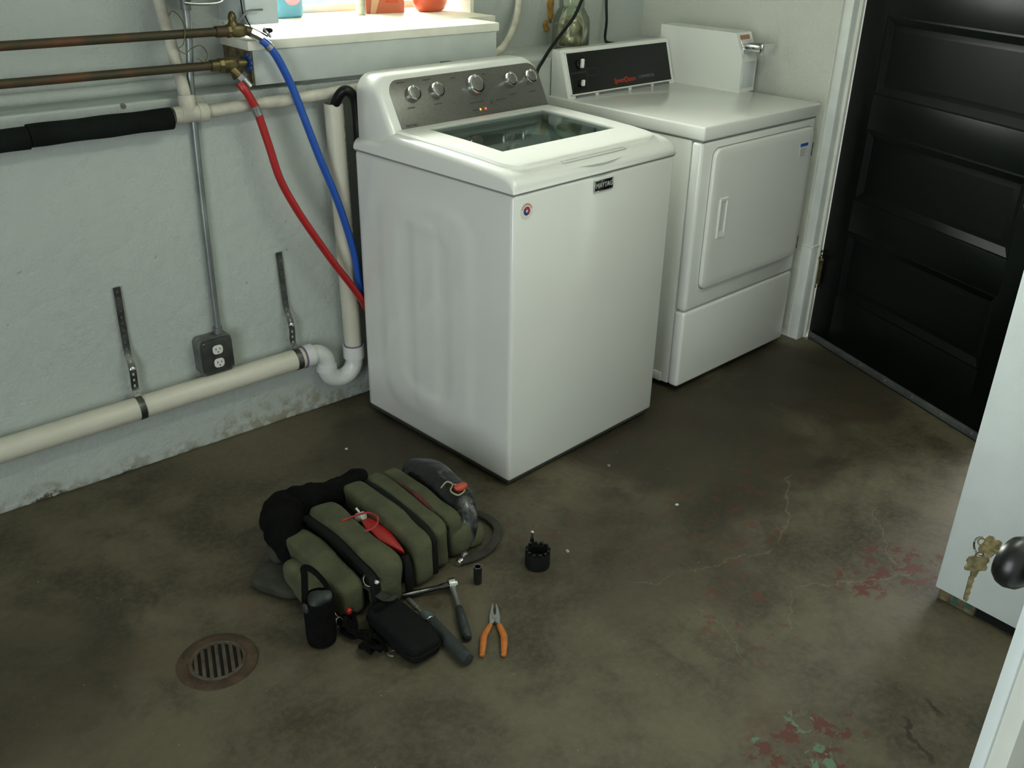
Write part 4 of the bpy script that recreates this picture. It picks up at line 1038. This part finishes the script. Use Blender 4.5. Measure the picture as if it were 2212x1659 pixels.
b = MB(); b.box((-0.075, -0.035, 0.0), (0.075, 0.035, 0.24), 0.002); b.build('carton_body', mat('carton_red', (0.50, 0.12, 0.06), 0.55, var=0.06), t)
b = MB(); b.loft([[(-0.060, -0.036, 0.0), (-0.040, -0.036, 0.0), (-0.015, -0.036, 0.07), (-0.04, -0.036, 0.14)], [(-0.060, -0.0372, 0.0), (-0.040, -0.0372, 0.0), (-0.015, -0.0372, 0.07), (-0.04, -0.0372, 0.14)]]); b.build('carton_tan_wedge', mat('carton_tan', (0.60, 0.36, 0.20), 0.55), t)
b = MB(); b.box((0.0, -0.0372, 0.035), (0.05, -0.036, 0.06)); b.build('carton_print', ORANGEB, t)
t = empty('detergent_jug', 'rounded orange-red detergent jug at the right end of the sill', 'jug', (0.602, 0.385, 1.222))
b = MB(); rg = []
for z, s_ in ((0, 0.040), (0.006, 0.052), (0.03, 0.064), (0.09, 0.070), (0.16, 0.062), (0.20, 0.035), (0.22, 0.024)):
    rg.append([(s_ * 1.1 * math.cos(2 * PI * k / 28), s_ * 0.75 * math.sin(2 * PI * k / 28), z) for k in range(28)])
b.loft(rg); b.build('jug_body', mat('jug_red', (0.55, 0.08, 0.03), 0.35, coat=0.2), t)
b = MB(); b.softbox((-0.025, -0.050, 0.085), (0.055, 0.008, 0.05), 2.4, n=8); b.build('jug_label', mat('label_navy', (0.03, 0.05, 0.25), 0.4), t)
b = MB(); b.lathe([(0.026, 0.22), (0.026, 0.25), (0.02, 0.255)], 20); b.build('jug_cap', BLUEM, t)

# ================================================================== FLOOR DRAIN
fd = empty('floor_drain', 'round rusty iron floor drain with slotted grate', 'floor drain', (-0.985, -0.932, 0.0))
b = MB(); b.lathe([(0.092, 0.0), (0.091, 0.003), (0.086, 0.005), (0.070, 0.0045), (0.064, 0.003), (0.064, 0.0)], 48, cap=False); b.build('rim', RUST, fd)
b = MB(); b.lathe([(0.064, 0.0004), (0.064, 0.0012), (0.001, 0.0012)], 40, cap=False); b.build('pit', PIT, fd)  # flat black disc painting the darkness of a hole below the grate
ba = math.radians(70); bd_ = Vector((math.cos(ba), math.sin(ba), 0)); bn = Vector((-bd_.y, bd_.x, 0))
for k in range(7):
    off = -0.048 + k * 0.016; hl = math.sqrt(0.060 ** 2 - off * off)
    b = MB(); b.box((-hl, -0.0042, 0.001), (hl, 0.0042, 0.0058), 0.0008, M=axis_m(bn * off, (0, 0, 1), bd_)); b.build('grate_bar', RUSTG, fd)
b = MB(); b.torus(0.0605, 0.0055, 40, 8, M=Matrix.Translation((0, 0, 0.001))); b.build('grate_ring', RUSTG, fd)

# ================================================================== TOOL BAG
bag = empty('tool_bag', 'olive green canvas tool bag lying open on the concrete floor', 'bag', (-0.47, -0.84, 0.0))
def L_(x, y, z=0.0): return (x + 0.47, y + 0.84, z)      # world -> bag
comps = [(-0.662, 0.078, -1.010, -0.700, 0.104), (-0.567, 0.078, -1.035, -0.690, 0.142), (-0.453, 0.064, -1.012, -0.655, 0.146), (-0.384, 0.056, -0.992, -0.645, 0.144), (-0.322, 0.056, -0.965, -0.640, 0.130)]
for i, (cx, wd, y0, y1, hh) in enumerate(comps):
    b = MB(); b.softbox(L_(cx, (y0 + y1) / 2, hh / 2), (wd, y1 - y0, hh + 0.004), 7.0, 0.008, 10, i + 1, 16, floor=0.001); b.build('compartment', CANVAS, bag, ang=70)
b = MB(); b.box(L_(-0.69, -0.975, 0.001), L_(-0.405, -0.66, 0.085), 0.012); b.box(L_(-0.43, -0.94, 0.001), L_(-0.295, -0.66, 0.085), 0.012); b.build('lining', CANVASD, bag)
b = MB()
for x0, x1, y0, y1 in ((-0.612, -0.602, -1.018, -0.70), (-0.424, -0.408, -0.998, -0.66), (-0.357, -0.349, -0.97, -0.66)):
    b.box(L_(x0 - 0.006, y0, 0.06), L_(x1 + 0.006, y1, 0.112), 0.004)
b.build('gusset', CANVASD, bag)
def zipper(pts, r=0.0085):
    b = MB(); P = cr([L_(*p) for p in pts], 6); b.tube(P, r, 10, flat=0.7); z_ = b.build('zipper', ZIP, bag); return z_
zipper([(-0.614, -0.702, 0.112), (-0.612, -0.80, 0.122), (-0.612, -0.92, 0.122), (-0.612, -1.005, 0.114), (-0.612, -1.024, 0.090), (-0.611, -1.028, 0.03)], 0.0125)
zipper([(-0.414, -0.652, 0.124), (-0.416, -0.76, 0.143), (-0.417, -0.90, 0.143), (-0.418, -0.985, 0.130), (-0.418, -1.003, 0.085), (-0.418, -1.006, 0.02)], 0.0105)
zipper([(-0.353, -0.66, 0.112), (-0.352, -0.76, 0.130), (-0.353, -0.90, 0.128), (-0.354, -0.965, 0.105), (-0.354, -0.975, 0.03)], 0.0070)
zipper([(-0.505, -0.995, 0.110), (-0.508, -1.016, 0.08), (-0.508, -1.020, 0.02)], 0.012)
b = MB(); P = cr([L_(*p) for p in ((-0.351, -0.73, 0.136), (-0.350, -0.80, 0.140), (-0.352, -0.88, 0.137), (-0.355, -0.945, 0.118))], 6); b.tube(P, [0.002 + 0.005 * math.sin(PI * k / (len(P) - 1)) for k in range(len(P))], 8, flat=0.7); b.build('red_lined_opening', mat('red_lining', (0.12, 0.012, 0.010), 0.7, col2=(0.03, 0.008, 0.006), scale=30), bag)
# left side pouches and flaps
b = MB(); b.softbox(L_(-0.705, -0.875, 0.042), (0.085, 0.20, 0.088), 3.5, 0.008, 10, 8, 12, floor=0.001); b.build('side_pouch', CANVAS, bag, ang=70)
b = MB(); b.softbox(L_(-0.690, -0.805, 0.080), (0.018, 0.10, 0.020), 2.6, 0.003, 14, 2, 8, M=Matrix.Translation((0, 0, 0))); b.build('pouch_opening', ZIP, bag)
b = MB(); b.softbox(L_(-0.655, -0.955, 0.035), (0.075, 0.10, 0.07), 3.2, 0.008, 12, 9, 10, floor=0.001); b.build('side_pouch', CANVAS, bag, ang=70)
b = MB(); b.softbox(L_(-0.735, -0.775, 0.016), (0.11, 0.15, 0.030), 4, 0.008, 14, 10, 12, floor=0.001, M=Matrix.Translation(L_(-0.735, -0.775, 0)) @ Matrix.Rotation(0.5, 4, 'Z') @ Matrix.Translation(-Vector(L_(-0.735, -0.775, 0)))); b.build('mesh_flap', CANVASG, bag, ang=70)
b = MB(); b.softbox(L_(-0.705, -0.700, 0.045), (0.055, 0.065, 0.05), 2.6, 0.012, 18, 11, 10, floor=0.001); b.build('strap_keeper', CANVASG, bag)
# black padded carrying strap bunched over the far left corner
b = MB()
P = cr([L_(*p) for p in ((-0.685, -0.755, 0.045), (-0.675, -0.690, 0.088), (-0.640, -0.630, 0.100), (-0.590, -0.615, 0.105), (-0.530, -0.628, 0.110), (-0.470, -0.645, 0.118), (-0.420, -0.652, 0.138), (-0.395, -0.66, 0.140))], 7)
n_ = len(P); base = [0.026, 0.056, 0.066, 0.050, 0.036, 0.038, 0.030, 0.012]
R = []
for k in range(n_):
    f = k / (n_ - 1) * 7; i = min(int(f), 6); R.append(base[i] + (base[i + 1] - base[i]) * (f - i) + 0.006 * noise.noise(Vector((k * 0.45, 2, 5))))
b.tube(P, R, 16, flat=0.85); o = b.build('padded_strap', BLACKF, bag, ang=70)
for v in o.data.vertices:
    v.co += v.normal * 0.010 * noise.noise(v.co * 22)
    v.co.z = max(v.co.z, 0.002)
# glossy vinyl flap pocket on the right; pale patches paint tape and silver highlights
b = MB(); b.softbox((0, 0, 0), (0.100, 0.34, 0.185), 2.8, 0.014, 9, 14, 16, M=Matrix.Translation(L_(-0.258, -0.80, 0.066)) @ Matrix.Rotation(0.35, 4, 'Y') @ Matrix.Rotation(-0.06, 4, 'Z')); o = b.build('vinyl_pocket', SILVERP, bag, ang=70)
for v in o.data.vertices: v.co.z = max(v.co.z, 0.001)
b = MB(); b.softbox(L_(-0.300, -0.93, 0.045), (0.09, 0.10, 0.10), 3.0, 0.010, 12, 15, 12, floor=0.001); b.softbox(L_(-0.250, -0.935, 0.030), (0.08, 0.07, 0.07), 2.8, 0.010, 12, 16, 10, floor=0.001); b.build('end_gusset', CANVAS, bag, ang=70)
b = MB(); P = cr([L_(*p) for p in ((-0.215, -0.80, 0.02), (-0.160, -0.855, 0.014), (-0.150, -0.925, 0.012), (-0.180, -0.972, 0.011), (-0.260, -1.010, 0.010), (-0.335, -0.998, 0.010))], 8); b.tube(P, 0.013, 10, flat=0.35); b.build('webbing_loop', CANVASG, bag)
b = MB(); P = cr([L_(*p) for p in ((-0.690, -0.90, 0.085), (-0.655, -0.950, 0.088), (-0.620, -0.992, 0.078), (-0.60, -1.045, 0.060), (-0.595, -1.075, 0.072))], 8); b.tube(P, 0.014, 10, flat=0.4); b.build('webbing_handle', CANVASG, bag)
b = MB(); b.torus(0.017, 0.0022, 22, 8, M=axis_m(L_(-0.612, -1.005, 0.094), FW * -1)); b.build('d_ring', CHROME, bag)
b = MB(); b.lathe([(0.006, 0), (0.006, 0.003), (0.003, 0.005)], 12, M=axis_m(L_(-0.612, -1.034, 0.104), (0, -0.5, 0.8))); b.build('rivet', STEEL, bag)

# things in the bag
t = empty('red_tool', 'bright red tool handle poking out of the bag opening', 'tool', (-0.505, -0.915, 0.112))
b = MB(); pts = [(-0.009, 0.100), (0.010, 0.100), (0.019, 0.070), (0.014, 0.055), (0.017, 0.030), (0.015, 0.0), (0.006, -0.060), (0.0, -0.085), (-0.006, -0.060), (-0.016, 0.0), (-0.013, 0.045), (-0.017, 0.06)]
b.prism([(x * 1.3, y) for x, y in pts], 0.012, 0.003, 2); b.build('handle', REDP, t)
b = MB(); b.tube(cr([(-0.065, 0.105, 0.030), (-0.020, 0.098, 0.034), (0.004, 0.082, 0.038), (0.006, 0.045, 0.042), (-0.020, 0.016, 0.042), (-0.045, 0.025, 0.034)], 8), 0.0028, 8); b.build('cord', mat('red_cord', (0.30, 0.018, 0.02), 0.5), t)
t = empty('pipe_plug', 'small white plastic plug in the bag opening', 'plug', (-0.505, -0.795, 0.118))
b = MB(); b.lathe([(0.012, -0.012), (0.013, -0.010), (0.013, 0.010), (0.011, 0.012), (0.001, 0.012)], 20, M=Matrix.Rotation(1.0, 4, 'X') @ Matrix.Rotation(0.5, 4, 'Y'), cap=False); b.build('plug_body', WHITEPAPER, t)
b = MB(); b.tube([(0, 0.006, 0.012), (-0.004, 0.016, 0.022)], 0.003, 8); b.build('nipple', WHITEPAPER, t)
o = MB().tube(cr([(-0.285, -0.855, 0.150), (-0.262, -0.850, 0.158), (-0.255, -0.868, 0.156), (-0.275, -0.885, 0.152), (-0.268, -0.91, 0.148), (-0.238, -0.90, 0.146), (-0.235, -0.878, 0.148), (-0.252, -0.868, 0.155)], 6), 0.0022, 8).build('wire_loop', mat('tan_wire', (0.32, 0.28, 0.18), 0.5))
tag(o, 'thin tan wire loop on the glossy vinyl bag pocket', 'wire')
o = MB().softbox((-0.240, -0.885, 0.152), (0.040, 0.024, 0.018), 2.6, 0.004, 30, 4, 8).build('orange_clip', mat('orange_clip', (0.45, 0.06, 0.03), 0.5))
tag(o, 'orange-red clip beside the tan wire on the bag', 'clip')

# ================================================================== TOOLS ON THE FLOOR
# tall black pouch standing beside the bag
t = empty('tool_pouch', 'tall round black tool pouch standing left of the black case', 'pouch', (-0.763, -1.022, 0.0))
b = MB(); prof = [(0.028, 0.0), (0.034, 0.004), (0.036, 0.02), (0.036, 0.10), (0.037, 0.128)]
b.lathe(prof, 28, cap=False); b.lathe([(0.037, 0.128), (0.033, 0.127), (0.032, 0.06), (0.001, 0.06)], 28, cap=False); b.lathe([(0.001, 0.0005), (0.028, 0.0)], 28, cap=False); pb = b.build('pouch_body', BLACKF, t)
b = MB(); b.softbox((0.002, 0.0, 0.118), (0.056, 0.052, 0.04), 2.4, 0.012, 30, 3, 10); b.build('pouch_filling', mat('pouch_scuff', (0.010, 0.013, 0.013), 0.6, col2=(0.05, 0.058, 0.056), scale=22, thr=(0.5, 0.62)), t)
b = MB(); b.tube(cr([(-0.028, 0.012, 0.12), (-0.012, 0.035, 0.172), (-0.006, 0.045, 0.190), (0.012, 0.038, 0.178), (0.030, 0.022, 0.145), (0.034, 0.01, 0.12)], 7), 0.008, 8, flat=0.45); b.build('hanging_loop', BLACKF, t)
b = MB(); b.softbox((-0.036, -0.004, 0.118), (0.012, 0.022, 0.024), 2.5, n=6); b.build('buckle', GREYG, t)
# black zip case
t = empty('zip_case', 'rounded black zip case lying in front of the bag', 'case', (-0.612, -1.142, 0.0), math.radians(2))
b = MB(); b.softbox((0, 0, 0.031), (0.092, 0.205, 0.062), 5.0, 0.002, 12, 2, 18, floor=0.0005); b.build('case_shell', mat('case_nylon', (0.0042, 0.0055, 0.005), 0.8, var=0.15, scale=50, bump=0.2, bscale=240, spec=0.15), t, ang=70)
b = MB(); o_ = rounded(-0.0455, 0.0455, -0.102, 0.102, 0.026, 8); b.tube([(x, y, 0.031) for x, y in o_] + [(o_[0][0], o_[0][1], 0.031)], 0.0022, 6); b.build('case_zipper', ZIP, t)
b = MB(); b.box((-0.030, 0.060, 0.062), (0.030, 0.074, 0.0632)); b.build('case_band', BLACKF, t)
t = empty('strap_bundle', 'tangled black straps with metal rings beside the black case', 'straps', (-0.685, -1.075, 0.0))
b = MB()
rb = random.Random(11)
for k in range(7):
    P = [(rb.uniform(-0.03, 0.02), 0.07 - 0.15 * q / 5 + rb.uniform(-0.01, 0.01), 0.008 + rb.uniform(0, 0.022)) for q in range(6)]
    P = [(x, y, max(0.007, z)) for x, y, z in cr(P, 6)]
    b.tube(P, 0.0065, 8, flat=0.5)
b.build('strap', BLACKF, t)
for px, py, pz, m_ in ((-0.016, 0.078, 0.036, CHROME), (-0.028, 0.052, 0.028, CHROME)):
    b = MB(); b.torus(0.012, 0.0018, 18, 6, M=axis_m((px, py, pz), (0.3, -0.6, 0.5))); b.build('ring', m_, t)
b = MB(); b.softbox((0.004, 0.064, 0.038), (0.014, 0.018, 0.016), 2.6, n=6); b.build('red_tab', REDP, t)
b = MB(); b.torus(0.012, 0.0016, 18, 6, M=axis_m((0.022, -0.100, 0.010), (0.1, 0.2, 1)), arc=4.2); b.build('hook', DULLSTEEL, t)
# nut driver with thick grey handle
t = empty('nut_driver', 'nut driver with thick grey handle leaning along the black case', 'screwdriver', (0, 0, 0))
A = Vector((-0.537, -1.120, 0.020)); Bv = Vector((-0.546, -1.312, 0.018)); ax_ = (Bv - A).normalized(); LEN = (Bv - A).length
M = axis_m(A, ax_)
b = MB(); b.lathe([(0.010, -0.004), (0.017, 0.0), (0.0182, 0.010), (0.018, 0.03)], 24, M=M); b.build('collar', mat('grip_pale', (0.060, 0.078, 0.078), 0.45), t)
b = MB(); b.lathe([(0.0172, 0.030), (0.0172, 0.034)], 24, M=M); b.build('collar_ring', CHROME, t)
b = MB(); b.lathe([(0.0165, 0.033), (0.0162, 0.10), (0.0168, LEN - 0.03), (0.0172, LEN - 0.012), (0.015, LEN - 0.002), (0.010, LEN), (0.001, LEN)], 24, M=M, cap=False); b.build('handle', GREYG, t)
b = MB(); b.lathe([(0.006, -0.070), (0.007, -0.066), (0.007, -0.030), (0.0045, -0.028), (0.0045, 0.0)], 14, M=M); b.build('shaft', DULLSTEEL, t)
# ratchet with extension and socket
t = empty('ratchet_wrench', 'chrome ratchet wrench with grey grip and long extension bar', 'wrench', (0, 0, 0))
Hd = Vector((-0.412, -1.070, 0.018)); E1 = Vector((-0.500, -1.250, 0.013)); ex1 = Vector((-0.530, -1.022, 0.013))
ah = (E1 - Hd).normalized(); ae = (ex1 - Hd).normalized()
b = MB(); b.lathe([(0.012, -0.010), (0.0165, -0.008), (0.0165, 0.008), (0.012, 0.010)], 24, M=axis_m(Hd, ae)); b.lathe([(0.006, 0.008), (0.009, 0.009), (0.009, 0.014), (0.004, 0.016)], 16, M=axis_m(Hd, -ae)); b.build('head', CHROME, t)
b = MB(); b.tube([Hd + ah * 0.012, Hd + ah * 0.030, Hd + ah * 0.095], [0.0095, 0.0065, 0.0065], 12); b.build('shank', DULLSTEEL, t)
b = MB(); b.lathe([(0.007, 0.085), (0.0105, 0.092), (0.0115, 0.12), (0.0125, 0.165), (0.0125, 0.190), (0.009, 0.199), (0.001, 0.2)], 18, M=axis_m(Hd, ah), cap=False); b.build('grip', GREYG, t)
b = MB(); b.lathe([(0.0085, 0.008), (0.0085, 0.030), (0.0068, 0.034), (0.0068, 0.085), (0.0078, 0.087), (0.0078, 0.128), (0.005, 0.128)], 16, M=axis_m(Hd, ae)); b.build('extension', mat('dark_chrome', (0.10, 0.10, 0.10), 0.16, metal=0.95), t)
# deep socket standing
t = empty('deep_socket', 'slim black deep socket standing upright between ratchet and pliers', 'socket', (-0.342, -1.088, 0.0))
b = MB(); b.lathe([(0.0105, 0.0), (0.0112, 0.002), (0.0112, 0.050), (0.0105, 0.052), (0.0078, 0.052), (0.0070, 0.049), (0.0070, 0.015), (0.001, 0.015)], 24, cap=False); b.lathe([(0.001, 0.0002), (0.0105, 0.0)], 24, cap=False); b.build('socket_body', BLACKG, t)
b = MB(); b.torus(0.0094, 0.0009, 20, 6, M=Matrix.Translation((0, 0, 0.0522))); b.build('socket_lip', DULLSTEEL, t)
# chrome swivel adapter
t = empty('socket_adapter', 'small chrome socket adapter lying beside the bag corner', 'adapter', (-0.322, -0.995, 0.0), math.radians(20))
b = MB(); b.lathe([(0.009, 0), (0.0095, 0.002), (0.0095, 0.016), (0.006, 0.018), (0.006, 0.024)], 16, M=axis_m((-0.022, 0, 0.0098), (1, 0, 0.0))); b.build('drive_end', CHROME, t)
b = MB(); b.softbox((0.012, 0, 0.014), (0.022, 0.020, 0.026), 2.6, n=8); b.build('swivel_body', mat('worn_chrome', (0.22, 0.21, 0.19), 0.3, metal=0.8), t)
# castellated socket cup with a bit leaning on it
t = empty('toothed_socket', 'wide black toothed socket cup standing alone on the floor', 'socket', (-0.172, -1.130, 0.0))
b = MB(); b.lathe([(0.0325, 0.0), (0.0335, 0.003), (0.0335, 0.046), (0.0265, 0.046), (0.0255, 0.018), (0.001, 0.018)], 36, cap=False); b.lathe([(0.001, 0.0002), (0.0325, 0.0)], 36, cap=False); b.build('cup_body', RUBBER, t)
for k in range(12):
    a = 2 * PI * k / 12
    b = MB(); b.box((-0.0035, -0.0045, 0.0), (0.0035, 0.0045, 0.009), 0.001, M=Matrix.Translation((0.030 * math.cos(a), 0.030 * math.sin(a), 0.0455)) @ Matrix.Rotation(a, 4, 'Z')); b.build('tooth', BLACKP, t)
b = MB(); b.lathe([(0.0245, 0.019), (0.0245, 0.040), (0.023, 0.040)], 24, cap=False); b.build('cup_liner', BLACKG, t)
t = empty('driver_bit', 'slim dark driver bit with bright tip upright behind the toothed socket', 'bit', (-0.150, -1.082, 0.0))
b = MB(); b.lathe([(0.0075, 0.0), (0.0080, 0.002), (0.0080, 0.030), (0.0055, 0.034), (0.0055, 0.052)], 14); b.build('bit_body', BLACKP, t)
b = MB(); b.lathe([(0.0042, 0.052), (0.0042, 0.066), (0.0055, 0.067), (0.0055, 0.071), (0.003, 0.073)], 12); b.build('bit_tip', CHROME, t)

# pliers
t = empty('pliers', 'pliers with grey jaws and orange handles lying open', 'pliers', (-0.403, -1.232, 0.002), 0.0)
dirp = Vector((0.040, 0.050, 0)).normalized(); t.rotation_euler = (0, 0, math.atan2(dirp.y, dirp.x) - PI / 2)
# local +y toward the jaw tips
for sgn, nm in ((-1, 'jaw'), (1, 'jaw')):
    jaw = [(0.0, -0.010), (0.009, -0.022), (0.013, -0.024), (0.013, -0.008), (0.0135, 0.006), (0.011, 0.026), (0.0065, 0.050), (0.0035, 0.056), (0.0022, 0.052), (0.0035, 0.028), (0.001, 0.012)]
    b = MB(); o_ = [(x * sgn, y) for x, y in jaw]
    if sgn < 0: o_ = o_[::-1]
    b.prism(o_, 0.009, 0.0012, M=Matrix.Translation((0, 0, 0.002))); b.build('jaw', JAWS, t)
b = MB(); b.lathe([(0.006, 0.010), (0.006, 0.013), (0.004, 0.0135)], 16, M=Matrix.Translation((0, 0.003, 0))); b.build('pivot', JAWS, t)
for pth in ([(-0.010, -0.020, 0.0075), (-0.018, -0.040, 0.008), (-0.026, -0.062, 0.0085), (-0.028, -0.085, 0.0085), (-0.030, -0.112, 0.0085), (-0.031, -0.128, 0.0085)], [(0.010, -0.020, 0.0075), (0.016, -0.040, 0.008), (0.021, -0.060, 0.0085), (0.0215, -0.085, 0.0085), (0.0205, -0.112, 0.0085), (0.0195, -0.128, 0.0085)]):
    P = cr(pth, 6); n_ = len(P)
    b = MB(); b.tube(P, [0.0062 + 0.0022 * math.sin(PI * min(1, k / (n_ - 1) * 1.1)) - (0.003 if k in (0, n_ - 1) else 0) for k in range(n_)], 12, flat=0.85); b.build('handle_grip', ORANGEH, t)

# ================================================================== SMALL CHIPS
for i, (x, y, s_, lab) in enumerate(((0.335, -1.180, 0.012, 'white paint chip on the floor right of the washer'), (-0.070, -1.140, 0.013, 'tan wood chip on the floor right of the toothed socket'), (-0.255, -0.300, 0.009, 'white paint chip on the floor left of the washer'), (0.335, -0.90, 0.014, 'grey plaster crumb close to the washer front'))):
    o = MB().softbox((0, 0, 0.003), (s_, s_ * 0.7, 0.006), 2.6, 0.002, 90, i, 6, floor=0.0).build('floor_chip', mat('chip_%d' % i, ((0.6, 0.6, 0.56), (0.34, 0.28, 0.16), (0.6, 0.6, 0.58), (0.2, 0.2, 0.19))[i], 0.8))
    o.location = (x, y, 0); o.rotation_euler = (0, 0, i * 1.3)
    tag(o, lab, 'debris', 'chips on the floor')
